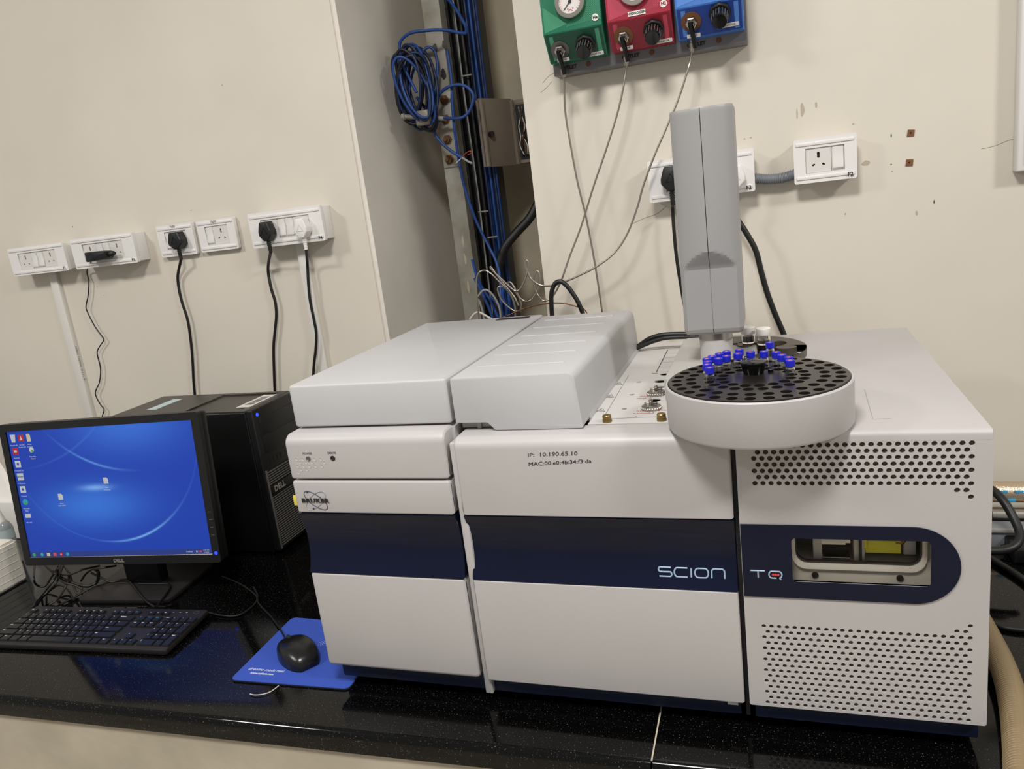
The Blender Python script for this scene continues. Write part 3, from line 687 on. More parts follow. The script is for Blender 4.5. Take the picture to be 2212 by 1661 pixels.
for i, (v, u) in enumerate(zip(vpos, use)):
    x, y = (v.x, v.y) if u is None else u
    x, y = (x * .5 + v.x * .5, y * .5 + v.y * .5) if u is not None else (x, y)
    t = bpy.data.objects.new('vial', None); COL.objects.link(t); tag(t, VLAB[i], 'vial', 'blue-capped vials in the carousel'); t.empty_display_size = .01
    t.location = (x, y, DZ - .0135)
    if vial_meshes is None:
        a = lathe('glass_body', [(0, .0002), (.0052, .0002), (.0058, .001), (.0058, .0215), (.0052, .0238), (.0038, .0250), (.0038, .0268), (.0032, .0268), (.0032, .0246), (.0046, .0232), (.0050, .0212), (.0050, .0014), (0, .0014)], 'glass', t, n=20)
        b = lathe('cap', [(.0026, .0334), (.0052, .0334), (.0058, .0328), (.0058, .0256), (.0054, .0252), (0, .0252)], 'cap_blue', t, n=24)
        c_ = lathe('septum', [(0, .0331), (.0027, .0331), (.0027, .0300), (0, .0300)], 'septum_pink', t, n=16)
        vial_meshes = (a, b, c_)
    else:
        for src in vial_meshes:
            c2 = src.copy(); COL.objects.link(c2); c2.parent = t
# black hoses behind the sampler
def cable(name, label, pts, r, m, group=None, n=8, cat='cable', k=6, part_of=None):
    if part_of is not None:
        o = tube(name, pts, r, m, part_of, n, k); o['label'] = label; return o
    return tag(tube(name, pts, r, m, None, n, k), label, cat, group)
# ================================================================== monitor
mon = thing('monitor', 'black flat monitor on a stand showing a plain blue desktop', 'monitor')
B0, B1 = aZ(55, 1222, .08), aZ(478, 1215, .08)
mw = (B1 - B0).length; mh = .329
mx = (B1 - B0).normalized(); tilt = .10
mn0 = Vector((mx.y, -mx.x, 0)); mup = (Vector((0, 0, 1)) * math.cos(tilt) - mn0 * math.sin(tilt)).normalized(); mn = mx.cross(mup).normalized()
MF = frame(B0, mx, mup, mn)          # local: u right, v up, w towards the viewer; front face at w=0
bz = dict(l=.0165, r=.0185, t=.0165, b=.0185)
def loc(u, v, w_=0): return MF @ Vector((u, v, w_))
plate('bezel', rect(0, 0, mw, mh, .006), [rect(bz['l'], bz['b'], mw - bz['r'], mh - bz['t'])], .012, 'black_plastic', mon, mtx=MF)
prism('back_case', rect(.001, .001, mw - .001, mh - .001, .006), 'z', -.034, -.011, 'black_plastic', mon, bevel=.006, mtx=MF)
prism('rear_bulge', rect(.12, .06, mw - .12, mh - .07, .02), 'z', -.058, -.033, 'black_plastic', mon, bevel=.008, mtx=MF)
tube('lower_lip', [loc(bz['l'], bz['b'], -.001), loc(mw - bz['r'], bz['b'], -.001)], .0011, 'steel_dark', mon, n=6)
# screen: emissive desktop picture made of nodes on the screen's own UV
su0, su1, sv0, sv1 = bz['l'], mw - bz['r'], bz['b'], mh - bz['t']
def screen_mat():
    m = bpy.data.materials.new('screen_desktop'); m.use_nodes = True; nt = m.node_tree; L = nt.links.new
    b = nt.nodes['Principled BSDF']; uv = nt.nodes.new('ShaderNodeUVMap'); uv.uv_map = 'screen'
    sep = nt.nodes.new('ShaderNodeSeparateXYZ'); L(uv.outputs[0], sep.inputs[0]); U, V = sep.outputs[0], sep.outputs[1]
    def mth(op, a, c=None):
        n = nt.nodes.new('ShaderNodeMath'); n.operation = op
        for i, q in enumerate((a, c)):
            if q is None: continue
            if isinstance(q, (int, float)): n.inputs[i].default_value = q
            else: L(q, n.inputs[i])
        return n.outputs[0]
    X = mth('MULTIPLY', U, 1.6)
    def gauss(d, s): return mth('EXPONENT', mth('MULTIPLY', mth('MULTIPLY', d, d), -1 / (s * s)))
    def circ3(p, q, r):
        ax, ay = p; bx_, by = q; cx_, cy_ = r; d = 2 * (ax * (by - cy_) + bx_ * (cy_ - ay) + cx_ * (ay - by))
        ux = ((ax * ax + ay * ay) * (by - cy_) + (bx_ * bx_ + by * by) * (cy_ - ay) + (cx_ * cx_ + cy_ * cy_) * (ay - by)) / d
        uy = ((ax * ax + ay * ay) * (cx_ - bx_) + (bx_ * bx_ + by * by) * (ax - cx_) + (cx_ * cx_ + cy_ * cy_) * (bx_ - ax)) / d
        return ux, uy, math.hypot(ax - ux, ay - uy)
    def arcline(p, q, r, wdt, peak, spread):
        cx_, cy_, R_ = circ3(p, q, r)
        dx = mth('SUBTRACT', X, cx_); dy = mth('SUBTRACT', V, cy_)
        d = mth('SUBTRACT', mth('SQRT', mth('ADD', mth('MULTIPLY', dx, dx), mth('MULTIPLY', dy, dy))), R_)
        return mth('MULTIPLY', gauss(d, wdt), gauss(mth('SUBTRACT', X, peak), spread))
    gx = mth('DIVIDE', mth('SUBTRACT', X, .66), 1.0); gy = mth('SUBTRACT', V, .40)
    glow = mth('MULTIPLY', gauss(gx, .42), gauss(gy, .16))
    top = mth('MULTIPLY', gauss(mth('SUBTRACT', X, 1.05), .45), gauss(mth('SUBTRACT', V, 1.02), .22))
    spot = mth('MULTIPLY', gauss(mth('SUBTRACT', X, .70), .12), gauss(mth('SUBTRACT', V, .535), .022))
    a1 = arcline((.06, .55), (.66, .125), (1.55, .62), .008, 1.05, .22)
    a1b = arcline((.06, .55), (.66, .125), (1.55, .62), .006, .8, .9)
    a2 = arcline((.45, .88), (.85, .68), (1.45, .72), .008, .72, .22)
    a3 = arcline((.1, .70), (.55, .83), (.9, 1.1), .008, .55, .3)
    def scale(f, c): 
        n = nt.nodes.new('ShaderNodeVectorMath'); n.operation = 'SCALE'; n.inputs[0].default_value = c; L(f, n.inputs['Scale']); return n.outputs[0]
    def add(a, c):
        n = nt.nodes.new('ShaderNodeVectorMath'); n.operation = 'ADD'; L(a, n.inputs[0]); L(c, n.inputs[1]); return n.outputs[0]
    base = nt.nodes.new('ShaderNodeCombineXYZ'); base.inputs[0].default_value, base.inputs[1].default_value, base.inputs[2].default_value = .016, .055, .42
    acc = base.outputs[0]
    for f, c in ((glow, (.025, .12, .26)), (top, (.03, .11, .26)), (spot, (.16, .28, .30)), (a1, (.15, .34, .34)), (a1b, (.01, .04, .07)), (a2, (.08, .20, .25)), (a3, (.015, .04, .07))): acc = add(acc, scale(f, c))
    L(acc, b.inputs['Emission Color']); b.inputs['Emission Strength'].default_value = 0.9
    b.inputs['Base Color'].default_value = (.004, .004, .006, 1); b.inputs['Roughness'].default_value = .35; b.inputs['Specular IOR Level'].default_value = .15
    return m
me = bpy.data.meshes.new('screen')
me.from_pydata([loc(su0 - .001, sv0 - .001, -.0035), loc(su1 + .001, sv0 - .001, -.0035), loc(su1 + .001, sv1 + .001, -.0035), loc(su0 - .001, sv1 + .001, -.0035)], [], [(0, 1, 2, 3)])
uvl = me.uv_layers.new(name='screen')
for i, q in enumerate(((0, 0), (1, 0), (1, 1), (0, 1))): uvl.data[i].uv = q
scr = link('screen', me, screen_mat(), mon)
for nm, c, s_ in (('icon_white', '#c8cbd0', .75), ('icon_red', '#b5202c', .8), ('icon_teal', '#2e9db0', .8), ('icon_cream', '#c9c2a4', .8), ('icon_green', '#3aa04e', .8), ('icon_dark', '#3f63b8', .7), ('icon_pink', '#d05a62', .7), ('taskbar', '#2a3f8e', .75)):
    mat(nm, '#000000', .5, emit=c, estr=s_)
def suv(u, v, w_=-.003): return loc(su0 + (su1 - su0) * u, sv0 + (sv1 - sv0) * v, w_)
def on_screen(name, u0, v0, u1, v1, m, poly=None, w_=-.0032):
    ps = poly or [(u0, v0), (u1, v0), (u1, v1), (u0, v1)]
    me = bpy.data.meshes.new(name); me.from_pydata([suv(a, b, w_) for a, b in ps], [], [tuple(range(len(ps)))]); return link(name, me, m, scr)
on_screen('taskbar', 0, 0, 1, .042, 'taskbar')
SF = frame((0, 0, 0), mx, mup, mn)
def stext(s, u, v, size, m='icon_white', al='CENTER'):
    p = suv(u, v, -.0029); mm = SF.copy(); mm.translation = p; text('icon_caption', s, size, m, scr, mm, al, th=.00005)
doc = lambda u, v, w=.016, h=.036: [(u - w, v - h), (u + w, v - h), (u + w, v + h * .5), (u + w * .5, v + h), (u - w, v + h)]
def icon(u, v, poly, m, cap=None, extra=None):
    on_screen('desktop_icon', 0, 0, 0, 0, m, poly)
    if extra: on_screen('desktop_icon', 0, 0, 0, 0, extra[1], extra[0], -.0030)
    if cap: 
        for i, c in enumerate(cap.split('|')): stext(c, u, v - .052 - i * .018, .0042)
sq = lambda u, v, w=.016, h=.026: [(u - w, v - h), (u + w, v - h), (u + w, v + h), (u - w, v + h)]
disc = lambda u, v, r: [(u + r * math.cos(a), v + r * 1.6 * math.sin(a)) for a in [2 * math.pi * k / 12 for k in range(12)]]
icon(.03, .945, [(.02, .915), (.04, .915), (.045, .975), (.015, .975)], 'icon_white', 'Recycle Bin')
icon(.075, .945, sq(.075, .945), 'icon_red', 'Acrobat|Reader DC', ([(.068, .93), (.082, .93), (.075, .965)], 'icon_white'))
icon(.118, .945, doc(.118, .945, .011, .030), 'icon_cream', 'Falcon|Software')
icon(.03, .845, sq(.03, .845), 'icon_red', 'AnyDesk', (sq(.03, .845, .008, .008), 'icon_white'))
icon(.122, .85, disc(.122, .85, .014), 'icon_white', 'Reporting|Wizard', (disc(.126, .84, .007), 'icon_green'))
icon(.03, .745, sq(.03, .745), 'icon_white', 'CompassCDS', (disc(.03, .745, .007), 'icon_dark'))
icon(.03, .645, sq(.03, .645, .018, .028), 'icon_white', 'C Windows', (sq(.03, .645, .018, .003), 'icon_dark'))
icon(.03, .545, sq(.03, .545), 'icon_white', 'Compass', (disc(.03, .545, .007), 'icon_dark'))
icon(.03, .445, disc(.03, .445, .015), 'icon_teal', 'Microsoft|Edge', ([(.02, .43), (.04, .425), (.034, .45)], 'icon_green'))
icon(.03, .335, sq(.03, .335, .016, .016), 'icon_white', 'info_nsm')
icon(.50, .585, doc(.50, .585, .013, .024), 'icon_white', 'New|document')
icon(.235, .475, doc(.235, .475, .013, .024), 'icon_white', 'notes|OLD NEW')
for k, (c_, m_) in enumerate(((.022, 'icon_green'), (.068, 'icon_teal'), (.105, 'icon_cream'), (.142, 'icon_pink'), (.178, 'icon_red'), (.214, 'icon_teal'))):
    on_screen('taskbar_icon', 0, 0, 0, 0, m_, disc(c_, .021, .009) if k in (0, 1, 4, 5) else sq(c_, .021, .009, .013), -.0030)
on_screen('taskbar_icon', 0, 0, 0, 0, 'icon_white', disc(.178, .021, .0035), -.0028)
stext('Desktop', .88, .021, .0046); stext('11:27 AM', .967, .030, .0038); stext('9/1/2022', .967, .012, .0038)
for k in range(3): on_screen('taskbar_icon', 0, 0, 0, 0, 'icon_pink' if k else 'icon_white', sq(.918 + k * .011, .021, .0035, .007), -.0030)
mm = SF.copy(); mm.translation = loc(mw * .497, bz['b'] * .45, .0004); text('maker_lettering', 'DELL', .0105, 'silver_print', mon, mm, 'CENTER', bold=.0004, sx=1.15)
for k in range(4):
    p = loc(mw - .0085, .062 + k * .017, .0003); mm = SF.copy(); mm.translation = p; prism('menu_button', rect(-.004, -.0006, .004, .0006), 'z', 0, .0006, 'print_grey', mon, mtx=mm)
p = loc(mw - .0085, .0215, .0004); mm = SF.copy(); mm.translation = p; prism('power_button', circ(0, 0, .0038, 14), 'z', 0, .0008, 'led_blue', mon, mtx=mm)
# stand
sc = loc(mw * .5, 0, -.05); yaw = math.atan2(mx.y, mx.x); SM = Matrix.Translation((sc.x + .01, sc.y + .005, 0)) @ Matrix.Rotation(yaw, 4, 'Z')
box('stand_neck', (-.045, -.012, .010), (.045, .022, .235), 'black_plastic', mon, bevel=.006, mtx=SM)
prism('stand_base', rpoly([(-.125, -.085), (.118, -.085), (.120, .095), (-.120, .095)], [.02, .02, .02, .02], 5), 'z', .0, .011, 'board_black', mon, bevel=.003, mtx=SM)

# ================================================================== desktop computer
pc = thing('computer_tower', 'black desktop computer tower standing behind the monitor', 'computer')
X0, X1, Y0, Y1, H = -1.550, -1.158, .4555, .6320, .360
box('case_body', (X0, Y0, .006), (X1, Y1, H - .004), 'black_case', pc, bevel=.002)
plate('top_panel', rect(X0, Y0, X1 + .001, Y1, .003), [rect(X0 + .205, Y0 + .022, X1 - .020, Y1 - .014)], .0042, 'black_top', pc, mtx=FZ(0, 0, H))
box('top_recess', (X0 + .2, Y0 + .02, H - .0044), (X1 - .02, Y1 - .012, H - .0038), 'black_top', pc)
fb = box('front_bezel', (X1, Y0 + .001, .010), (X1 + .019, Y1 - .001, H), 'black_plastic', pc, bevel=.003)
for k in range(2): lathe('rubber_foot', [(0, 0), (.012, 0), (.012, .007), (0, .007)], 'gap_black', pc, n=12, mtx=T(X0 + .05 + k * .3, Y0 + .03, 0)); lathe('rubber_foot', [(0, 0), (.012, 0), (.012, .007), (0, .007)], 'gap_black', pc, n=12, mtx=T(X0 + .05 + k * .3, Y1 - .03, 0))
FX = X1 + .019
def fpan(name, y0, y1, z0, z1, m, d=.0015, bev=.0006): return box(name, (FX - .001, y0, z0), (FX + d, y1, z1), m, pc, bevel=bev)
for z0, z1 in ((.295, .335), (.250, .292)): fpan('drive_bay_cover', Y0 + .022, Y1 - .012, z0, z1, 'black_plastic')
fpan('bay_edge', Y0 + .020, Y0 + .022, .25, .335, 'gap_black')
for k in range(4): box('usb_port', (FX - .001, Y0 + .030 + k * .0135, .221), (FX + .0006, Y0 + .0345 + k * .0135, .235), 'gap_black', pc)
for k in range(6): fpan('grille_slat', Y0 + .008, Y1 - .008, .1745 + k * .0058, .1775 + k * .0058, 'print_grey', .003)
fpan('badge_strip', Y0 + .006, Y1 - .006, .150, .172, 'black_plastic', .005, .001)
text('maker_lettering', 'DELL', .0195, 'silver_print', pc, frame((FX + .0053, Y0 + .040, .161), (0, 1, 0), (0, 0, 1), (1, 0, 0)), 'CENTER', bold=.0007)
for k in range(22): fpan('grille_slat', Y0 + .008, Y1 - .008, .020 + k * .0058, .0228 + k * .0058, 'print_grey', .003)
for y in (Y0 + .004, Y1 - .008): fpan('grille_edge', y, y + .004, .015, .212, 'print_grey', .004)
fpan('grille_back', Y0 + .006, Y1 - .006, .016, .210, 'gap_black', .0006, 0)
p = Vector((FX, Y0 + .018, .346)); lathe('power_light', [(0, 0), (.0045, 0), (.004, .001), (0, .001)], 'led_blue', pc, n=14, mtx=toward(p, (1, 0, 0)))
q = [aZ(*s, H + .0002) for s in ((537, 876), (563, 876), (598, 855), (580, 853))]
st = box('barcode_sticker', (X1 - .050, Y0 + .035, H - .0002), (X1 - .012, Y0 + .145, H + .0004), 'sticker_white', pc)
for k in range(16):
    y = Y0 + .055 + k * .0047; box('barcode_bar', (X1 - .040, y, H + .0003), (X1 - .020, y + (.0028 if k % 3 else .0014), H + .0006), 'print_black', st)
box('asset_sticker', (X0 + .065, Y0 + .045, H - .0002), (X0 + .095, Y0 + .140, H + .0004), 'sticker_teal', pc)

# ================================================================== keyboard
kbd = thing('keyboard', 'black full-size keyboard with white key legends in front of the monitor', 'keyboard')
KT = aZ(452, 1320, .014); KL = aZ(88, 1312, .014)
ka = math.atan2((KT - KL).y, (KT - KL).x); KW, KD = .442, .136
KM = Matrix.Translation((KT.x, KT.y, 0)) @ Matrix.Rotation(ka, 4, 'Z') @ Matrix.Translation((-KW, -KD, 0)) @ Matrix.Rotation(.045, 4, 'X')
prism('keyboard_body', rect(0, 0, KW, KD, .006), 'z', .001, .0125, 'board_black', kbd, bevel=.003, mtx=KM)
prism('desk_riser', rect(.03, KD - .025, KW - .03, KD - .012), 'z', -.004, .003, 'board_black', kbd, mtx=KM)
U1 = .01905; x0k = .0085
rows = []
def row(y, items): rows.append((y, items))
yb = .0085
bot = [('Ctrl', 1.25), ('Win', 1.25), ('', 1.25), ('Alt', 1.25), ('', 5.75), ('Alt', 1.1), ('', 1.1), ('', 1.1), ('Ctrl', 1.2)]
lay = [bot,
       [('Shift', 2.25)] + [(c, 1) for c in 'ZXCVBNM'] + [('<', 1), ('>', 1), ('?', 1), ('Shift', 2.75)],
       [('Caps', 1.75)] + [(c, 1) for c in 'ASDFGHJKL'] + [(':', 1), ('"', 1), ('Enter', 2.25)],
       [('Tab', 1.5)] + [(c, 1) for c in 'QWERTYUIOP'] + [('[', 1), (']', 1), ('\\', 1.5)],
       [('~', 1)] + [(c, 1) for c in '1234567890-='] + [('Backspace', 2)]]
keys = []
for r_, it in enumerate(lay):
    x = x0k
    for s, wu in it:
        keys.append((x, yb + r_ * U1, wu * U1, U1, s)); x += wu * U1
xn = x0k + 15.15 * U1
for dx, s in ((0, '<'), (1, 'v'), (2, '>')): keys.append((xn + .006 + dx * U1, yb, U1, U1, s))
keys.append((xn + .006 + U1, yb + U1, U1, U1, '^'))
for r_, it in ((3, ('Del', 'End', 'PgDn')), (4, ('Ins', 'Home', 'PgUp'))):
    for k, s in enumerate(it): keys.append((xn + .006 + k * U1, yb + r_ * U1, U1, U1, s))
xp = xn + .012 + 3 * U1
for r_, it in ((1, '123'), (2, '456'), (3, '789'), (4, ('Num', '/', '*', '-'))):
    for k, s in enumerate(it): keys.append((xp + k * U1, yb + r_ * U1, U1, U1, s))
keys += [(xp, yb, 2 * U1, U1, '0'), (xp + 2 * U1, yb, U1, U1, '.'), (xp + 3 * U1, yb, U1, 2 * U1, 'Enter'), (xp + 3 * U1, yb + 2 * U1, U1, 2 * U1, '+')]
yf = yb + 5 * U1 + .004
for k, s in enumerate(('Esc', None, 'F1', 'F2', 'F3', 'F4', None, 'F5', 'F6', 'F7', 'F8', None, 'F9', 'F10', 'F11', 'F12', None, 'Prt', 'Scr', 'Brk')):
    if s: keys.append((x0k + k * U1 * .94, yf, U1 * .94, .0135, s))
keymesh = {}
for x, y, w_, h_, s in keys:
    key_ = (round(w_, 4), round(h_, 4))
    a, b = w_ / 2 - .0014, h_ / 2 - .0014
    if key_ not in keymesh:
        bm = bmesh.new()
        lo = [bm.verts.new(q) for q in ((-a, -b, 0), (a, -b, 0), (a, b, 0), (-a, b, 0))]; hi = [bm.verts.new(q) for q in ((-a + .0013, -b + .0012, .0042), (a - .0013, -b + .0012, .0042), (a - .0013, b - .0012, .0042), (-a + .0013, b - .0012, .0042))]
        bm.faces.new(lo[::-1]); bm.faces.new(hi)
        for i in range(4): bm.faces.new((lo[i], lo[(i + 1) % 4], hi[(i + 1) % 4], hi[i]))
        me = bpy.data.meshes.new('key'); bm.to_mesh(me); bm.free(); me.materials.append(MATS['key_black']); keymesh[key_] = me
    o = bpy.data.objects.new('key', keymesh[key_]); COL.objects.link(o); o.parent = kbd; o.matrix_local = KM @ T(x + w_ / 2, y + h_ / 2, .0124)
    if s:
        small = len(s) > 1
        mm = KM @ T(x + (.0048 if not small or w_ < .03 else .004) - .0012, y + h_ - .0055, .01675)
        text('key_legend', s, .0046 if not small else .0034, 'print_blue' if s in ('Ins', 'Home', 'PgUp', 'F9', 'F10', 'F11', 'F12') else 'print_white', kbd, mm, 'LEFT', th=.00003, bold=.0001)
mm = KM @ T(KW - .02, KD - .012, .0127); bm = bmesh.new(); tube_bm(bm, [mm @ Vector((.006 * math.cos(a), .0045 * math.sin(a), 0)) for a in [2 * math.pi * k / 16 for k in range(17)]], .0003, 4, 1); finish('maker_emblem', bm, 'print_grey', kbd)
for k in range(3):
    mm = KM @ T(KW - .075 + k * .016, KD - .0125, .0126); prism('status_mark', rect(-.002, -.0006, .002, .0006), 'z', 0, .0003, 'print_white', kbd, mtx=mm)
cable('keyboard_cable', 'thin black keyboard cable curving across the granite to the mouse cable', [aZ(*q, .003) for q in ((448, 1322), (470, 1328), (500, 1331), (520, 1327), (540, 1314), (553, 1300), (556, 1285), (548, 1268))], .0018, 'cable_black', part_of=kbd)

# ================================================================== mouse and pad
pad = thing('mouse_pad', 'blue rectangular mouse pad under the mouse, tucked beside the instrument', 'mouse pad')
PQ = [aZ(*q, .004) for q in ((497, 1468), (752, 1488), (700, 1336), (628, 1333))]
pa = PQ[0]; u_ = (PQ[1] - PQ[0]); dpt = (PQ[3] - PQ[0])
pd = [(PQ[0].x, PQ[0].y), (PQ[1].x, PQ[1].y), (PQ[1].x - .004, PQ[0].y + .195), (PQ[3].x + .004, PQ[3].y)]
prism('rubber_base', rpoly(pd, .010, 4), 'z', .0005, .0030, 'pad_black', pad)
prism('printed_top', rpoly(pd, .010, 4), 'z', .0030, .0042, 'pad_blue', pad)
p = aZ(537, 1444, .0043); text('pad_lettering', 'dreams', .0105, 'print_white', pad, frame(p, u_, (0, 1, 0), (0, 0, 1)), shear=.3)
p = aZ(573, 1447, .0043); text('pad_lettering', 'made real.', .0095, 'print_white', pad, frame(p, u_, (0, 1, 0), (0, 0, 1)), shear=.2)
p = aZ(541, 1453, .0043); text('pad_lettering', 'www.agilent.com', .0068, 'print_white', pad, frame(p, u_, (0, 1, 0), (0, 0, 1)), shear=.15, bold=.0002)
p = aZ(694, 1390, .0043)
for k in range(12):
    a = 2.4 * k; r_ = .0022 * math.sqrt(k + .5); lathe('pad_dot', [(0, 0), (.0007, 0), (0, .0002)], 'print_white', pad, n=8, mtx=T(p.x + r_ * math.cos(a), p.y + r_ * math.sin(a), .0042))
ms_ = thing('mouse', 'black wired optical mouse lying on the blue pad', 'mouse')
mf, mr_ = aZ(618, 1383, .012), aZ(668, 1436, .012); mc = (mf + mr_) / 2; mrot = Matrix.Translation((mc.x, mc.y, .0045)) @ Matrix.Rotation(math.atan2((mf - mr_).y, (mf - mr_).x) - math.pi / 2, 4, 'Z')
bm = bmesh.new(); NU, NV = 20, 12; grid = []
for i in range(NU + 1):
    t = i / NU; yy = -.056 + .112 * t; ring = []
    wid = .0345 * (math.sin(math.pi * min(1, max(0, t * .92 + .04))) ** .38) * (1 - .10 * t)
    hgt = .036 * (math.sin(math.pi * (t * .80 + .10)) ** .65) * (1 - .22 * t) * (1 if 0 < i < NU else .55)
    for j in range(NV + 1):
        a = math.pi * j / NV; ring.append(bm.verts.new((math.copysign(abs(math.cos(a)) ** .75, math.cos(a)) * wid, yy, hgt * math.sin(a) ** .6 if 0 < j < NV else 0)))
    grid.append(ring)
for A, B in zip(grid[:-1], grid[1:]):
    for j in range(NV): bm.faces.new((A[j], A[j + 1], B[j + 1], B[j]))
    bm.faces.new((A[0], B[0], B[NV], A[NV]))
bm.faces.new(grid[0]); bm.faces.new(grid[-1])
bmesh.ops.transform(bm, matrix=mrot, verts=bm.verts[:]); finish('mouse_body', bm, 'mouse_black', ms_, smooth=True, sharp=1.2)
lathe('scroll_wheel', [(0, -.003), (.007, -.003), (.0085, -.0015), (.0085, .0015), (.007, .003), (0, .003)], 'black_plastic', ms_, n=20, mtx=mrot @ T(0, .034, .0195) @ Matrix.Rotation(math.pi / 2, 4, 'Y'))
tube('button_seam', [mrot @ Vector(q) for q in ((0, .053, .011), (0, .046, .0185), (0, .043, .0212))], .0005, 'gap_black', ms_, n=5)
tp = mrot @ Vector((0, .054, .008))
cable('mouse_cable', 'thin black mouse cable running back from the mouse', [tp, aZ(607, 1362, .007), aZ(595, 1345, .004), aZ(582, 1328, .003), aZ(566, 1312, .003), aZ(557, 1300, .004), aZ(552, 1285, .004), aZ(520, 1262, .003), aZ(480, 1245, .003)], .0017, 'cable_black', part_of=ms_)
cable('twist_tie', 'short pale twist tie lying on granite in front of the pad', [aZ(*q, .003) for q in ((540, 1499), (550, 1501), (565, 1500), (580, 1496), (592, 1489), (602, 1481))], .0009, 'wire_white', cat='twist tie')

# ================================================================== foam box and things left of the monitor
fm = thing('foam_box', 'white expanded foam block at the far left beside the monitor', 'foam block')
fc = aZ(62, 1250, 0)
bm = bmesh.new(); bmesh.ops.create_cube(bm, size=1)
for v in bm.verts: v.co = Vector((fc.x - .26 + (v.co.x + .5) * .26, .08 + (v.co.y + .5) * (fc.y - .08), (v.co.z + .5) * .108))
bmesh.ops.bevel(bm, geom=bm.edges[:], offset=.006, segments=2, affect='EDGES'); finish('foam_shell', bm, 'foam_white', fm, smooth=True)
for k in range(5): tube('foam_ridge', [Vector((fc.x + .0002, .1, .02 + k * .018)), Vector((fc.x + .0002, fc.y - .012, .02 + k * .018))], .0009, 'foam_white', fm, n=5)
sh = thing('white_sheet', 'white board leaning at the wall behind the foam block', 'board')
s0 = aY(-40, 1020, .52); bm = bmesh.new()
ps = [aY(-60, 1105, .50), aY(27, 1085, .50), aY(14, 1045, .53), aY(0, 1018, .55), aY(-50, 940, .58)]
f0 = [bm.verts.new(p) for p in ps]; f1 = [bm.verts.new(p + Vector((.004, .012, 0))) for p in ps]
bm.faces.new(f0); bm.faces.new(f1)
for i in range(5): bm.faces.new((f0[i], f0[(i + 1) % 5], f1[(i + 1) % 5], f1[i]))
finish('board_sheet', bm, 'paper_white', sh)
pb = [aY(-40, 1105, .49), aY(35, 1085, .49), aY(48, 1165, .49)]
box('board_rest', (pb[0].x - .1, .49, .0), (pb[1].x, .60, pb[1].z), 'paper_white', sh, bevel=.003)
bt = thing('plastic_bottle', 'small clear plastic bottle with pointed cap behind the foam block', 'bottle')
bp = aY(20, 1180, .36)
lathe('bottle_body', [(0, 0), (.019, 0), (.020, .003), (.020, .100), (.015, .112), (.009, .118), (0, .118)], 'bottle_clear', bt, n=24, mtx=T(bp.x, .36, .0))
lathe('bottle_label', [(.0203, .07), (.0206, .07), (.0206, .096), (.0203, .096), (.0203, .07)], 'sticker_teal', bt, n=24, mtx=T(bp.x, .36, .0))
lathe('bottle_tip', [(0, .117), (.010, .117), (.0085, .124), (.003, .148), (0, .150)], 'paper_white', bt, n=20, mtx=T(bp.x, .36, .0))

# ================================================================== cables under and behind the monitor
CB = [(((75, 1215), (73, 1250), (80, 1264), (97, 1266), (112, 1245), (128, 1222)), (.05, .05, .02, .012, .03, .05)),
      (((72, 1312), (80, 1296), (98, 1276), (118, 1250), (130, 1222)), (.012, .016, .03, .05, .052)),
      (((75, 1312), (88, 1292), (104, 1278), (122, 1258), (136, 1222)), (.008, .014, .02, .04, .052)),
      (((78, 1310), (92, 1290), (110, 1274), (128, 1264), (146, 1273), (160, 1296)), (.006, .012, .016, .016, .01, .004)),
      (((100, 1222), (118, 1238), (140, 1252), (168, 1262), (190, 1266), (210, 1256), (212, 1236), (204, 1228)), (.052, .05, .03, .02, .016, .02, .05, .05)),
      (((124, 1228), (126, 1248), (140, 1259), (160, 1264), (178, 1272)), (.07, .04, .03, .02, .01)),
      (((122, 1240), (150, 1241), (180, 1230), (215, 1222)), (.045, .05, .06, .052)),
      (((175, 1255), (185, 1240), (200, 1230), (225, 1226), (250, 1222)), (.02, .04, .06, .07, .052)),
      (((130, 1306), (155, 1293), (182, 1278), (205, 1266), (240, 1257), (275, 1255), (285, 1262), (300, 1280), (318, 1300), (335, 1311)), (.004, .005, .008, .012, .015, .015, .014, .014, .014, .014)),
      (((107, 1306), (122, 1296), (136, 1278), (147, 1255), (148, 1238), (140, 1224)), (.004, .008, .014, .03, .05, .05)),
      (((150, 1238), (158, 1262), (166, 1281), (178, 1278), (172, 1266)), (.04, .02, .008, .006, .012)),
      (((196, 1237), (215, 1246), (240, 1257), (262, 1252), (290, 1250)), (.05, .035, .02, .018, .018)),
      (((338, 1311), (350, 1295), (366, 1272), (364, 1262), (340, 1261), (300, 1261)), (.014, .014, .014, .014, .014, .014))]
CBL = ['hanging loop of black cable at the left below the monitor', 'black cable sweeping down to the keyboard corner, upper of the pair', 'black cable sweeping down to the keyboard corner, lower of the pair', 'black cable arching over the granite left of the stand', 'thick looped black cable coil left of the monitor stand', 'short dark cable under the coil below the monitor', 'straight dark cable crossing under the monitor edge', 'dark cable rising to the back of the monitor', 'black cable lying diagonally along the stand base', 'thin dark cable curving down left of the stand', 'kinked dark cable end left of the stand base', 'dark cable passing over the rear of stand base', 'thin cable lying in a triangle on the stand base']
for (ps, zs), lb in zip(CB, CBL): cable('cable', lb, [aZ(a, b, z) for (a, b), z in zip(ps, zs)], .0038 if 'thick' in lb else .0024, 'cable_brown' if 'dark' in lb else 'cable_black', 'cables under the monitor')

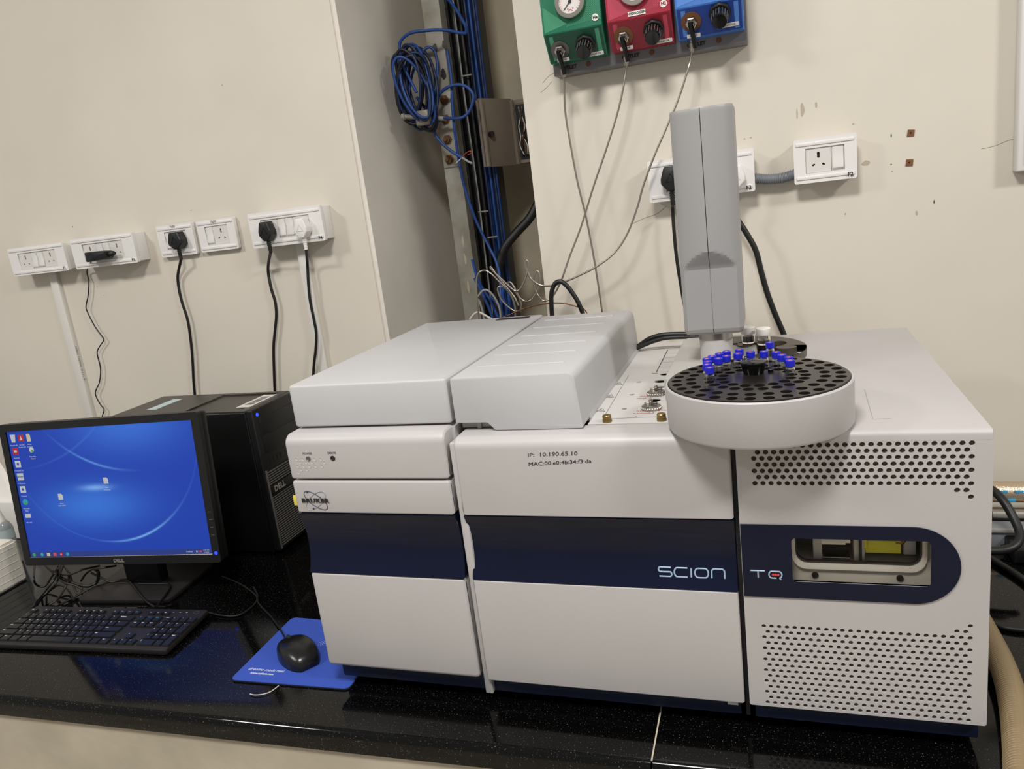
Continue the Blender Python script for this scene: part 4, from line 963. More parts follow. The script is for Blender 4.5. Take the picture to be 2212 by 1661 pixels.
# ================================================================== sockets
def keyhole(cx, cz, s=1.0): # upper earth hole: a small disc over a bigger one
    a = []
    for k in range(9): t = math.pi * (-.15 + 1.3 * k / 8); a.append((cx + .0026 * s * math.cos(t), cz + .0032 * s + .0026 * s * math.sin(t)))
    for k in range(9): t = math.pi * (.85 + 1.3 * k / 8); a.append((cx + .0026 * s * math.cos(t), cz - .0032 * s + .0026 * s * math.sin(t)))
    return a
def slot(cx, cz, sg): return [(cx + (.0030 * math.cos(t)) * math.cos(.5 * sg) - .0019 * math.sin(t) * math.sin(.5 * sg), cz + .0030 * math.cos(t) * math.sin(.5 * sg) + .0019 * math.sin(t) * math.cos(.5 * sg)) for t in [2 * math.pi * k / 12 for k in range(12)]]
def socket(name, label, TL, TR, BL, BR, depth, mods, mark=None, par_wall=YW, mark_pos='br', group=None):
    Yf = par_wall - depth
    q = [aY(*p, Yf) for p in (TL, TR, BL, BR)]
    x0 = (q[0].x + q[2].x) / 2; x1 = (q[1].x + q[3].x) / 2; z1 = (q[0].z + q[1].z) / 2; z0 = (q[2].z + q[3].z) / 2
    t = thing(name, label, 'socket', group)
    W, Hh = x1 - x0, z1 - z0
    if depth > .02: box('back_box', (x0 + .003, Yf + .010, z0 + .003), (x1 - .003, par_wall, z1 - .003), 'socket_white', t, bevel=.002)
    iw = sum({'s': .046, 'w': .023, 'b': .023}[c] for c in mods); ih = .046 * min(1.0, Hh / .080)
    k = min(1.0, (W - .026) / iw); iw *= k
    cx, cz = (x0 + x1) / 2, (z0 + z1) / 2
    th = .010
    plate('frame_plate', rect(x0, z0, x1, z1, .004), [rect(cx - iw / 2 - .0003, cz - ih / 2 - .0003, cx + iw / 2 + .0003, cz + ih / 2 + .0003)], th, 'socket_white', t, mtx=FY(0, Yf, 0))
    for s in (-1, 1): box('frame_rail', (x0 + .004, Yf - .0018, cz + s * (ih / 2 + .0085) - .0035), (x1 - .004, Yf + .001, cz + s * (ih / 2 + .0085) + .0035), 'socket_white', t, bevel=.0012)
    x = cx - iw / 2
    box('insert_back', (cx - iw / 2, Yf + .0065, cz - ih / 2), (cx + iw / 2, Yf + .009, cz + ih / 2), 'hole_dark', t)
    out = {}
    for c in mods:
        w_ = {'s': .046, 'w': .023, 'b': .023}[c] * k
        if c == 's':
            mx_ = x + w_ / 2
            plate('socket_insert', rect(x + .0004, cz - ih / 2, x + w_ - .0004, cz + ih / 2), [keyhole(mx_, cz + .0095 * ih / .046), slot(mx_ - .0088, cz - .0085, 1), slot(mx_ + .0088, cz - .0085, -1)], .003, 'socket_insert', t, mtx=FY(0, Yf + .0025, 0))
            out.setdefault('s', []).append((mx_, cz, Yf + .002))
        else:
            pts = [(Yf + .006, cz - ih * .48), (Yf - .0005, cz - ih * .40), (Yf - .0012, cz - ih * .3), (Yf + .0016, cz), (Yf - .0008, cz + ih * .42), (Yf + .006, cz + ih * .48)]
            if c == 'b': pts = [(Yf + .006, cz - ih * .48), (Yf + .0012, cz - ih * .48), (Yf + .0012, cz + ih * .48), (Yf + .006, cz + ih * .48)]
            prism('rocker_switch' if c == 'w' else 'blank_insert', pts, 'x', x + .0016, x + w_ - .0016, 'socket_white', t, bevel=.0006)
            box('switch_surround', (x + .0003, Yf + .0040, cz - ih / 2), (x + w_ - .0003, Yf + .0062, cz + ih / 2), 'socket_insert', t)
        x += w_
    if mark:
        if mark_pos == 'br': text('pen_mark', mark, .0105, 'print_black', t, FY(x1 - .017, Yf - .0021, z0 + .0078), 'LEFT', bold=.0003)
        else: text('pen_mark', mark, .0085, 'print_grey', t, FY(cx - .010, Yf - .0021, z1 - .0062), 'LEFT')
    out['r'] = (x0, x1, z0, z1, Yf)
    return out
DP = .05
s1 = socket('wall_socket', 'white double socket box marked F1, leftmost on the wall', (20, 541), (134, 519), (27, 600), (147, 582), DP, 'swws', 'F1', group='wall sockets')
s2 = socket('wall_socket', 'white double socket box marked F1 holding the black power adapter', (150, 519), (284, 499), (165, 582), (297, 567), DP, 'swws', 'F1', group='wall sockets')
s3 = socket('wall_socket', 'white square socket plate with black three-pin plug over most of it', (335, 489), (412, 479), (351, 558), (427, 547), .014, 'ws', 'PaB5', mark_pos='t', group='wall sockets')
s4 = socket('wall_socket', 'white square socket plate with one switch and nothing plugged in', (421, 478), (503, 468), (437, 546), (516, 536), .014, 'ws', 'PaB5', mark_pos='t', group='wall sockets')
s5 = socket('wall_socket', 'white double socket box marked F4 with a black and a white plug', (534, 461), (690, 443), (546, 535), (704, 522), DP, 'swws', 'F4', group='wall sockets')
s6 = socket('wall_socket', 'white double socket box half hidden behind the autosampler tower', (1397, 350), (1627, 318), (1405, 440), (1632, 411), .040, 'swws', 'F3', group='wall sockets')
s7 = socket('wall_socket', 'white single socket box marked F2 with one switch, right of grey conduit', (1713.5, 303.5), (1850, 286), (1716, 399), (1852, 384), .040, 'sw', 'F2', group='wall sockets')
# plugs: body, grip triangle, ribbed strain relief
def plug(label, px, py, Yf, m, down=.055, w=.0175, h=.042, cat='plug'):
    t = thing('power_plug', label, cat, 'power plugs in the wall sockets')
    c = aY(px, py, Yf - .02); x, z = c.x, c.z
    pts = rpoly([(-.0065, -h * .55), (.0065, -h * .55), (w, -.009), (w, .001), (w * .62, h * .55), (-w * .62, h * .55), (-w, .001), (-w, -.009)], .004, 3)
    prism('plug_body', pts, 'z', 0, .028, m, t, bevel=.004, seg=3, mtx=FY(x, Yf, z))
    tri = [(-.009, -.006), (.009, -.006), (0, .010)]
    tube('grip_ridge', [Vector((x + a, Yf - .0282, z + b)) for a, b in tri + tri[:1]], .0012, m, t, n=5, k=1)
    prof = []
    L_ = .030
    for k in range(6): prof += [(.0062 - k * .0004, k * .005), (.0062 - k * .0004, k * .005 + .003), (.0045, k * .005 + .003), (.0045, k * .005 + .005)]
    lathe('strain_relief', [(0, 0)] + prof + [(0, .030)], m, t, n=12, mtx=toward((x, Yf - .016, z - h * .50), (0, .0, -1)))
    for dx, dz in ((0, .011), (-.009, -.008), (.009, -.008)): lathe('pin', [(0, 0), (.0022, 0), (.0022, .008), (0, .008)], 'brass', t, n=8, mtx=toward((x + dx, Yf, z + dz), (0, 1, 0)))
    return Vector((x, Yf - .016, z - h * .50 - .028)), t
pA, tA = plug('black three-pin plug in the square plate marked at the top', 380, 520, s3['r'][4] + .001, 'black_plastic', w=.021, h=.040)
pB, tB = plug('black three-pin plug with raised triangle in the F4 box', 574, 500, s5['r'][4] + .001, 'black_plastic')
pC, tC = plug('white three-pin plug in the F4 box', 651, 493, s5['r'][4] + .001, 'socket_white')
pD, tD = plug('black plug half hidden behind the left edge of the tower', 1449, 386, s6['r'][4] + .001, 'black_plastic', w=.020, h=.044)
pE, tE = plug('white plug just showing at the right edge of the tower', 1588, 382, s6['r'][4] + .001, 'socket_white', w=.019, h=.040)
ad = thing('power_adapter', 'flat black plug-in power adapter hanging across the F1 box', 'adapter')
a0, a1 = aY(191, 557, s2['r'][4] - .02), aY(262, 545, s2['r'][4] - .02)
prism('adapter_body', rpoly([(0, -.013), (.052, -.011), (.070, -.009), (.070, .010), (.050, .012), (0, .013)], .003, 3), 'z', 0, .028, 'black_plastic', ad, bevel=.003, mtx=FY(a0.x, s2['r'][4] - .003, (a0.z + a1.z) / 2))
lathe('adapter_pin_cap', [(0, 0), (.007, 0), (.007, .014), (.005, .018), (0, .018)], 'black_plastic', ad, n=14, mtx=toward((a0.x + .069, s2['r'][4] - .016, (a0.z + a1.z) / 2), (1, 0, .15)))
g_ = 'power cords on the left wall'
Yc = YW - .012
def wallc(ps, start, Y=Yc): return [start] + [aY(a, b, Y) for a, b in ps]
cable('power_cord', 'thin black wavy cord hanging from the power adapter', [Vector((a0.x + .003, s2['r'][4] - .015, a0.z - .008))] + [aY(a, b, Yc) for a, b in ((188, 585), (192, 610), (190, 640), (186, 660), (188, 672), (205, 705), (221, 727), (224, 735), (213, 752), (210, 765), (217, 795), (215, 825), (206, 850), (218, 875), (225, 884), (220, 905), (222, 930))], .0016, 'cable_black', part_of=ad)
cable('power_cord', 'black cord from the square plate down behind the computer', wallc(((384, 600), (391, 645), (405, 690), (412, 735), (416, 780), (418, 820), (421, 855), (424, 890)), pA), .0036, 'cable_black', part_of=tA)
cable('power_cord', 'black cord from the black F4 plug down behind the computer', wallc(((579, 580), (585, 620), (594, 650), (597, 680), (594, 715), (591, 750), (592, 800), (594, 850), (596, 880)), pB), .0038, 'cable_black', part_of=tB)
cable('power_cord', 'black cord from the white F4 plug down behind the instrument lid', wallc(((664, 570), (666, 610), (670, 650), (678, 690), (683, 720), (682, 755), (678, 790), (676, 830), (676, 860)), pC, YW - .024), .0036, 'cable_black', part_of=tC)
cable('power_cord', 'black cord dropping left of the tower from its half-hidden plug', [pD] + [aY(a, b, YW - .03) for a, b in ((1453, 450), (1456, 500), (1462, 560), (1475, 640), (1490, 720), (1500, 770))], .0036, 'cable_black', part_of=tD)
cable('power_cord', 'thick black cord curving down behind the right of the tower', [pE] + [aY(a, b, YW - .045) for a, b in ((1592, 470), (1610, 500), (1632, 540), (1645, 590), (1658, 635), (1675, 680), (1694, 725), (1705, 760))], .0058, 'cable_black', part_of=tE)
# flat cable raceways
for lab, A, B, wd in (('white flat cable raceway dropping from the leftmost F1 box', (122, 590), (207, 935), .026), ('white flat cable raceway dropping from the F4 box', (660, 526), (712, 880), .024)):
    p, q = aY(*A, YW), aY(*B, YW); t = thing('cable_raceway', lab, 'raceway', 'raceways on the left wall')
    xm = (p.x + q.x) / 2
    box('raceway_base', (xm - wd / 2, YW - .004, .02), (xm + wd / 2, YW, p.z + .02), 'raceway_white', t)
    box('raceway_cover', (xm - wd / 2 - .0012, YW - .013, .02), (xm + wd / 2 + .0012, YW - .0035, p.z + .02), 'raceway_white', t, bevel=.0015)
    if 'leftmost' in lab:
        z = aY(170, 760, YW).z; text('printed_strip', 'CASING CAPPING  25 x 12  ISI', .008, 'print_grey', t, frame((xm + wd / 2 + .0014, YW - .008, z + .02), (0, 0, -1), (0, 1, 0), (1, 0, 0)), th=.00005)
# corrugated conduit between the two right boxes
pts = crom([aY(a, b, YW - .02) for a, b in ((1628, 385), (1650, 387), (1680, 386), (1700, 382), (1722, 374))], 12)
cf = thing('corrugated_conduit', 'grey corrugated conduit joining the two socket boxes on the right wall', 'conduit')
tube('conduit_core', pts[::6] + [pts[-1]], .0092, 'conduit_grey', cf, n=16)
for i in range(0, len(pts) - 1, 2):
    d = pts[min(i + 1, len(pts) - 1)] - pts[max(i - 1, 0)]
    lathe('conduit_ring', [(.0088, -.0011), (.0108, -.0006), (.0108, .0006), (.0088, .0011)], 'conduit_grey', cf, n=16, mtx=toward(pts[i], d))
# white panel at the right edge
p0 = aY(2200, 60, YW - .03); p1 = aY(2201, 371, YW - .03)
t = thing('wall_panel', 'white boxed panel on the wall at the right edge of view', 'panel')
box('panel_body', ((p0.x + p1.x) / 2, YW - .03, p1.z), ((p0.x + p1.x) / 2 + .35, YW, p1.z + .7), 'socket_white', t, bevel=.003)
box('panel_lip', ((p0.x + p1.x) / 2 + .012, YW - .034, p1.z + .012), ((p0.x + p1.x) / 2 + .34, YW - .029, p1.z + .69), 'paper_white', t, bevel=.002)

# ================================================================== gas regulator panel
rg = thing('gas_regulator_panel', 'wall panel with green, red and blue gas regulator units', 'regulator panel')
YF, YBt, YS = YW - .105, YW - .070, YW - .045
b0, b1 = aY(1197, 167, YS), aY(1615, 90, YS)
zb_ = (b0.z + b1.z) / 2
fr = box('backplate', (b0.x, YS, zb_), (b1.x, YW, zb_ + .34), 'panel_grey', rg, bevel=.002)
units = [('green', (1162, 0), (1300, 0), (1173, 79), (1302, 53), (1188, 143), (1314, 119)),
         ('red', (1302, 0), (1448, 0), (1310, 48), (1448, 20), (1322, 116), (1460, 88)),
         ('blue', (1451, 0), (1602, 0), (1458, 19), (1606, -10), (1463, 87), (1608, 59))]
ULAB = {'green': ('He', 'HELIUM'), 'red': ('H2', 'HYDROGEN'), 'blue': ('N2', 'NITROGEN')}
KN = {'green': ((1210, 107), (1265, 94)), 'red': ((1347, 77), (1412, 62)), 'blue': ((1493, 46), (1555, 26))}
TUBE0 = []
zf_all = []; 
for nm, a, b, fl, fr_, bl, br in units:
    zf_all.append(((aY(*fl, YF).z + aY(*fr_, YF).z) / 2, (aY(*bl, YBt).z + aY(*br, YBt).z) / 2, aY(*fl, YF).x, aY(*fr_, YF).x, aY(*bl, YBt).x, aY(*br, YBt).x))
zfold = sum(q[0] for q in zf_all) / 3; zbot = sum(q[1] for q in zf_all) / 3
for (nm, *_r), q in zip(units, zf_all):
    x0, x1 = (q[2] + q[4]) / 2 + .001, (q[3] + q[5]) / 2 - .001
    body = prism('unit_housing', [(YS, zbot), (YBt, zbot), (YF, zfold), (YF, zbot + .32), (YS, zbot + .32)], 'x', x0, x1, 'gas_' + nm, rg, bevel=.0015)
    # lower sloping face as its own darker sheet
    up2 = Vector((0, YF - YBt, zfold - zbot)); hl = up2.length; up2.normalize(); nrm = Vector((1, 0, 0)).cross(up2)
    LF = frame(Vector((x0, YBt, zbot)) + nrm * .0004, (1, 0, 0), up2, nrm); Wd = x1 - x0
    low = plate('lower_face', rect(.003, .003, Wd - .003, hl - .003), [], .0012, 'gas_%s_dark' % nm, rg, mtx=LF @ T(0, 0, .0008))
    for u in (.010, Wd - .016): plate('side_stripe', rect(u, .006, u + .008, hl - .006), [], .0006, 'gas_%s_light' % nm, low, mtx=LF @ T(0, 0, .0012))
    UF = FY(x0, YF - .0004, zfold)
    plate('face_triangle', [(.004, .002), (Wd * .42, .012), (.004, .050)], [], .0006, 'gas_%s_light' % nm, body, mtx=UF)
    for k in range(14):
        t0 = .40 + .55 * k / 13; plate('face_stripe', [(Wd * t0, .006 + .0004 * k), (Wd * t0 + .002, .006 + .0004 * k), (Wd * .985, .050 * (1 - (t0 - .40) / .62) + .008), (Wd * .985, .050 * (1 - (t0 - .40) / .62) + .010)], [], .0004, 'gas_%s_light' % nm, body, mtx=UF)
    gcx, gcz = (aY(1230, 3, YF - .01).x if nm == 'green' else x0 + Wd * .47), aY(1230, 3, YF - .01).z
    gm = frame((gcx, YF, gcz), (1, 0, 0), (0, 0, 1), (0, -1, 0))
    lathe('gauge_rim', [(.0215, .012), (.0290, .012), (.0300, .010), (.0300, 0), (.0215, 0), (.0215, .012)], 'steel', rg, n=48, mtx=gm)
    df = lathe('gauge_face', [(0, 0), (.0245, 0), (.0245, .008), (0, .008)], 'dial_face', rg, n=40, mtx=gm)
    tube('gauge_needle', [gm @ Vector(p) for p in ((-.012, -.013, .0095), (0, 0, .0095), (.006, .007, .0095))], .0008, 'print_black', df, n=5, k=2)
    lathe('needle_hub', [(0, .008), (.003, .008), (.003, .0105), (0, .0105)], 'print_black', df, n=14, mtx=gm)
    for k in range(21):
        a_ = math.radians(225 - 270 * k / 20); r0 = .0185 if k % 5 else .0165
        tube('gauge_tick', [gm @ Vector((r0 * math.cos(a_), r0 * math.sin(a_), .0083)), gm @ Vector((.0205 * math.cos(a_), .0205 * math.sin(a_), .0083))], .00035, 'dial_red' if k % 5 else 'print_grey', df, n=4)
    mm = gm @ T(0, -.016, .0085); tube('dial_mark', [mm @ Vector((-.004, -.001, 0)), mm @ Vector((0, .002, 0)), mm @ Vector((.004, -.001, 0))], .0007, 'dial_red', df, n=5)
    for sx in (-.005, .005): mm = gm @ T(sx, -.0125, .008); lathe('dial_dot', [(0, 0), (.0014, 0), (.0014, .0004), (0, .0004)], 'print_grey', df, n=8, mtx=mm)
    # gas badge and nameplate
    bmx = UF @ T(Wd * .90, .0135, .0006); lathe('gas_badge', [(0, 0), (.0066, 0), (.0066, .0006), (0, .0006)], 'paper_white', body, n=24, mtx=bmx)
    text('badge_lettering', ULAB[nm][0], .0078, 'gas_%s_dark' % nm, body, UF @ T(Wd * .90, .0135, .0014), 'CENTER', bold=.0003)
    if nm == 'red':
        prism('name_plate', rect(-.017, -.0042, .017, .0042, .001), 'z', 0, .0008, 'paper_white', body, mtx=UF @ T(Wd * .48, .0065, .0004))
        text('name_lettering', ULAB[nm][1], .0062, 'print_black', body, UF @ T(Wd * .48, .0065, .0014), 'CENTER', bold=.0002)
    # valve and regulator knob stand square to the sloping face
    def on_face(px, py):
        d = ray(px, py); P0 = LF.translation; t_ = (P0 - CAM).dot(nrm) / d.dot(nrm); p = CAM + d * t_; l = LF.inverted() @ p; return l.x, l.y
    vx, vy = on_face(*KN[nm][0]); kx, ky = on_face(*KN[nm][1])
    vy = max(.022, min(hl - .018, vy)); ky = max(.022, min(hl - .020, ky))
    V0 = LF @ T(vx, vy, .0012)
    lathe('valve_washer', [(0, 0), (.0185, 0), (.0185, .0012), (0, .0012)], 'steel_dark' if nm == 'green' else 'copper_ring', rg, n=32, mtx=V0)
    lathe('valve_nut', [(0, .001), (.0115, .001), (.0115, .007), (.0095, .0085), (0, .0085)], 'steel', rg, n=6, mtx=V0)
    lathe('valve_stem', [(0, .007), (.0055, .007), (.0055, .018), (0, .018)], 'steel', rg, n=16, mtx=V0)
    lv0 = V0 @ Vector((0, 0, .017)); 
    tube('valve_lever', [lv0 + Vector((0, 0, .006)), lv0, lv0 + Vector((.003, .004, -.018)), lv0 + Vector((.005, .010, -.038))], lambda s: .0052 - .0012 * s, 'black_gloss', rg, n=10)
    K0 = LF @ T(kx, ky, .0012)
    lathe('knob_flange', [(0, 0), (.0205, 0), (.0205, .006), (.018, .008), (0, .008)], 'black_plastic', rg, n=8, mtx=K0)
    kn = lathe('regulator_knob', [(0, .007), (.0150, .007), (.0148, .010), (.0142, .034), (.0130, .037), (0, .0375)], 'black_gloss', rg, n=32, mtx=K0)
    for k in range(16):
        a_ = 2 * math.pi * k / 16; tube('knob_rib', [K0 @ Vector((.0148 * math.cos(a_), .0148 * math.sin(a_), .012)), K0 @ Vector((.0142 * math.cos(a_), .0142 * math.sin(a_), .034))], .0009, 'print_grey', kn, n=4)  # grey rib colour stands in for highlights on the black knob
    for (lx, ly, s) in ((vx + .002, vy - .028, 'VALVE'), (kx + .012, ky - .0265, 'REGULATOR')):
        ly = max(.006, ly)
        lw = .0125 if s == 'VALVE' else .020
        prism('small_label', rect(-lw, -.0036, lw, .0036, .001), 'z', 0, .0006, 'paper_white', low, mtx=LF @ T(min(lx, Wd - lw - .002), ly, .0012))
        text('label_lettering', s, .0050, 'print_black', low, LF @ T(min(lx, Wd - lw - .002), ly, .0020), 'CENTER')
    # outlet on the grey strip below
    op = aY(*{'green': (1217, 150), 'red': (1352, 125), 'blue': (1494, 95)}[nm], YS - .012)
    lathe('outlet_fitting', [(0, .012), (.0050, .012), (.0050, .002), (.0062, .001), (.0062, -.008), (.0045, -.010), (.0030, -.016), (0, -.016)], 'steel', rg, n=12, mtx=T(op.x, YS - .012, op.z))
    text('outlet_lettering', 'OUTLET', .0095, 'print_black', rg, FY(op.x - .010, YS - .0006, zb_ + .0125), 'LEFT', bold=.0004)
    lathe('outlet_plug', [(0, 0), (.0052, 0), (.0045, .002), (0, .002)], 'copper_ring', rg, n=16, mtx=toward((op.x + .050, YS, zb_ + .013), (0, -1, 0)))
    TUBE0.append(Vector((op.x, YS - .012, op.z - .014)))
Yt = YW - .06
gs = 'steel gas tubes'
def steel(lab, pts, r=.0021, m='steel_tube', nm='gas_tube'): return cable(nm, lab, pts, r, m, gs)
steel('thin steel tube running down from the green unit behind the lid', [TUBE0[0]] + [aY(a, b, Yt + .008) for a, b in ((1221, 240), (1232, 310), (1248, 395), (1264, 460), (1278, 530), (1290, 600), (1301, 675), (1305, 700))])
steel('thin steel tube from the red unit crossing down into a coil', [TUBE0[1]] + [aY(a, b, Yt) for a, b in ((1348, 180), (1335, 240), (1312, 315), (1283, 400), (1255, 490), (1232, 550), (1212, 607), (1196, 637), (1182, 649), (1170, 647), (1158, 630), (1153, 610), (1156, 592), (1161, 585), (1166, 600), (1162, 625), (1150, 645), (1138, 651), (1125, 645), (1110, 628), (1098, 615), (1098, 610), (1105, 612), (1118, 635), (1126, 658), (1124, 672))])
steel('thin steel tube from the blue unit swinging left into a looped coil', [TUBE0[2]] + [aY(a, b, Yt - .010) for a, b in ((1486, 150), (1465, 215), (1440, 275), (1412, 340), (1390, 400), (1376, 450), (1355, 505), (1328, 545), (1290, 575), (1245, 598), (1205, 614), (1180, 618), (1163, 614), (1148, 603), (1140, 588), (1134, 573), (1137, 562), (1141, 570), (1137, 595), (1128, 617), (1117, 629), (1104, 622), (1088, 607), (1070, 590), (1060, 579), (1061, 577), (1070, 590), (1090, 615), (1110, 640), (1120, 660))])
steel('steel tube arching over the strut foot behind the left lid', [aY(a, b, Yt + .02) for a, b in ((1036, 700), (1031, 650), (1029, 610), (1034, 590), (1047, 584), (1062, 592), (1080, 610), (1100, 628))])
steel('steel tube loop hanging before the blue cables behind the lid', [aY(a, b, Yt + .01) for a, b in ((1125, 672), (1108, 670), (1085, 650), (1076, 630), (1077, 620), (1088, 620), (1102, 635), (1112, 660), (1113, 690))])
steel('brown copper capillary tube bowing over the back of the lid', [aY(a, b, YW - .08) for a, b in ((1060, 698), (1100, 680), (1140, 664), (1180, 656), (1215, 655), (1245, 662), (1262, 668), (1275, 690))], .0014, 'copper_tube')
cable('rubber_hose', 'black rubber hose arched behind the seam of the two lids', [aY(a, b, YW - .09) for a, b in ((1194, 700), (1191, 655), (1192, 630), (1199, 613), (1211, 608), (1224, 617), (1238, 635), (1250, 655), (1262, 685))], .0052, 'cable_black', cat='hose')
cable('rubber_hose', 'paired black hose curving from the lid to the sampler tower, upper one', [aY(a, b, .52) for a, b in ((1374, 752), (1388, 742), (1405, 731), (1430, 724), (1460, 722), (1500, 722))], .0050, 'cable_black', cat='hose')
cable('rubber_hose', 'paired black hose curving from the lid to the sampler tower, lower one', [aY(a, b, .51) for a, b in ((1376, 752), (1392, 745), (1412, 737), (1440, 730), (1480, 728), (1510, 728))], .0040, 'cable_black', cat='hose')

# ================================================================== recess: strut, cables, junction box
Ys = 1.00
st = thing('steel_strut', 'galvanised steel channel upright in the wall recess', 'strut')
q = [aY(*p, Ys) for p in ((919, 0), (957, 0), (996, 690), (1030, 690))]
xs0, xs1 = (q[0].x + q[2].x) / 2, (q[1].x + q[3].x) / 2
prism('channel', [(xs0, Ys + .04), (xs0, Ys), (xs1, Ys), (xs1, Ys + .04), (xs1 - .003, Ys + .04), (xs1 - .003, Ys + .003), (xs0 + .003, Ys + .003), (xs0 + .003, Ys + .04)], 'z', 0.0, 2.4, 'galvanised', st)
zp0, zp1 = aY(985, 360, Ys).z, aY(955, 200, Ys).z
box('splice_plate', (xs0 + .002, Ys - .004, zp0), (xs1 + .004, Ys, zp1), 'galvanised', st, bevel=.001)
for px, py in ((960, 216), (963, 258), (967, 302), (971, 345)):
    p = aY(px, py, Ys - .004)
    lathe('bolt', [(0, 0), (.013, 0), (.013, .002), (.009, .0022), (.009, .009), (.0045, .0092), (.0045, .018), (0, .018)], 'rust', st, n=6, mtx=toward((p.x, Ys - .004, p.z), (0, -1, 0)))
for px, py in ((940, 105), (960, 95), (958, 160)): blotch(px, py, .018, .030, 'steel_dark', st, Ys, name='scuff')
for px, py in ((1012, 620), (1005, 560), (1000, 520)): blotch(px, py, .008, .040, 'smudge', st, Ys, name='scuff')
# clamp bracket
cl = thing('pipe_clamp', 'small grey metal clamp bar holding the blue cable coil to strut', 'clamp')
p, r_ = aY(872, 252, .90), aY(962, 256, .96)
tube('clamp_bar', [p, (p + r_) / 2, r_], .006, 'galvanised', cl, n=8, k=2)
m_ = aY(915, 255, .92); box('clamp_saddle', (m_.x - .018, m_.y - .012, m_.z - .018), (m_.x + .018, m_.y + .012, m_.z + .018), 'galvanised', cl, bevel=.003)
lathe('clamp_head', [(0, -.004), (.008, -.004), (.008, .004), (0, .004)], 'galvanised', cl, n=12, mtx=toward(p, (1, 0, 0)))
# vertical cables in the recess
def vcab(px, Y, r, m, lab, grp, wob=0.0, seed=0, z0=0.02):
    x = aY(px, 0, Y).x; rnd = random.Random(seed)
    cable('riser_cable', lab, [Vector((x + rnd.uniform(-1, 1) * wob, Y + rnd.uniform(-1, 1) * wob, z)) for z in [z0 + (2.3 - z0) * k / 9 for k in range(10)]], r, m, grp, n=7, k=4)
ORD = ('nearest', 'second from', 'third from', 'fourth from', 'fifth from', 'sixth from', 'seventh from', 'eighth from')
for i, px in enumerate((961, 968, 975, 982, 989, 995)): vcab(px, 1.075 + .018 * (i % 2), .0080, 'cable_black', 'thick black riser cable, %s the steel strut' % ORD[i], 'black riser cables', .001, i)
for i in range(8): vcab(1001 + i * 3.4, 1.06 + .011 * (i % 3), .0038, ('cable_blue_shaded', 'cable_blue')[i % 2], 'blue network riser cable, %s the black cable bundle' % ORD[i], 'blue riser cables', .0012, 30 + i)
vcab(978, 1.056, .0024, 'cable_grey', 'single thin grey riser cable before the black bundle', None, .003, 77)
ct = thing('cable_tray', 'dark galvanised cable tray behind the riser cables in the recess', 'cable tray')
xa, xb = aY(955, 0, 1.15).x, aY(1041, 0, 1.15).x
prism('tray_channel', [(xa, 1.10), (xa, 1.153), (xb, 1.153), (xb, 1.10), (xb - .003, 1.10), (xb - .003, 1.15), (xa + .003, 1.15), (xa + .003, 1.10)], 'z', 0, 2.4, 'galvanised_dark', ct)
for px, py in ((1008, 163), (1044, 457), (1064, 512)):
    p = aY(px, py, 1.055); tag(tube('cable_tie', [p + Vector((-.014, 0, 0)), p, p + Vector((.014, 0, 0))], .0022, 'cable_grey'), 'grey cable tie round the blue risers, %s' % {163: 'uppermost of three', 457: 'middle of three', 512: 'lowest of three'}[py], 'cable tie', 'ties on the blue risers')
# coil of blue cable hung on the clamp
co = thing('cable_coil', 'loose hanging coil of blue network cable on the strut clamp', 'cable coil')
cc = aY(900, 190, .93); rnd = random.Random(5)
for i in range(17):
    rx, rz = rnd.uniform(.030, .044), rnd.uniform(.070, .098); ox, oz, ph = rnd.uniform(-.012, .012), rnd.uniform(-.012, .012), rnd.uniform(-.3, .3); oy = rnd.uniform(-.03, .03)
    tube('coil_turn', [Vector((cc.x + ox + rx * math.cos(a) * math.cos(ph) - rz * math.sin(a) * math.sin(ph), cc.y + oy + .02 * math.sin(a + i), cc.z + oz + rz * math.sin(a) * math.cos(ph) + rx * math.cos(a) * math.sin(ph))) for a in [2 * math.pi * k / 12 for k in range(13)]], .0036, ('cable_blue_shaded', 'cable_blue', 'cable_blue_shaded', 'cable_black')[i % 4], co, n=7, k=4)
gb = 'blue cables looping round the strut'
cable('network_cable', 'blue cable looping from the risers over the strut to the coil', [aY(a, b, y) for a, b, y in ((965, -5, 1.04), (985, 20, 1.02), (1005, 55, 1.0), (1007, 68, .98), (1000, 72, .97), (960, 65, .95), (920, 66, .93), (885, 72, .92), (865, 90, .92), (864, 115, .92), (875, 150, .92), (900, 200, .92))], .0040, 'cable_blue', gb)
cable('network_cable', 'blue cable crossing before strut and falling down to the floor bundle', [aY(a, b, y) for a, b, y in ((966, 110, .99), (975, 170, .97), (977, 225, .965), (983, 290, .965), (992, 350, .97), (1005, 410, .98), (1030, 480, .99), (1055, 530, .99), (1072, 565, .98), (1080, 600, .96), (1082, 650, .94), (1085, 700, .94))], .0040, 'cable_blue', gb)
cable('network_cable', 'blue cable end making an open ring beside the strut bolts', [aY(a, b, y) for a, b, y in ((900, 210, .93), (920, 235, .95), (942, 260, .955), (937, 235, .955), (948, 205, .955), (970, 187, .955), (995, 183, .955), (1014, 192, .955), (1023, 210, .955), (1015, 238, .955), (1002, 252, .955), (985, 256, .955), (962, 255, .955), (950, 258, .955), (937, 272, .955), (940, 290, .955), (955, 310, .955), (980, 330, .955), (998, 340, .955))], .0040, 'cable_blue', gb)
t = thing('stripped_cable_end', 'stripped cable end with bare white and red wires by the strut', 'cable end')
e_ = aY(998, 340, .955)
tube('sheath', [e_, aY(1010, 348, .95), aY(1020, 353, .945)], .003, 'cable_grey', t)
tube('white_wire', [e_, aY(992, 346, .95), aY(985, 353, .945)], .0012, 'wire_white', t)
tube('red_wire', [e_, aY(1005, 332, .95), aY(1015, 326, .945), aY(1019, 330, .945), aY(1010, 335, .945)], .0010, 'wire_red', t)
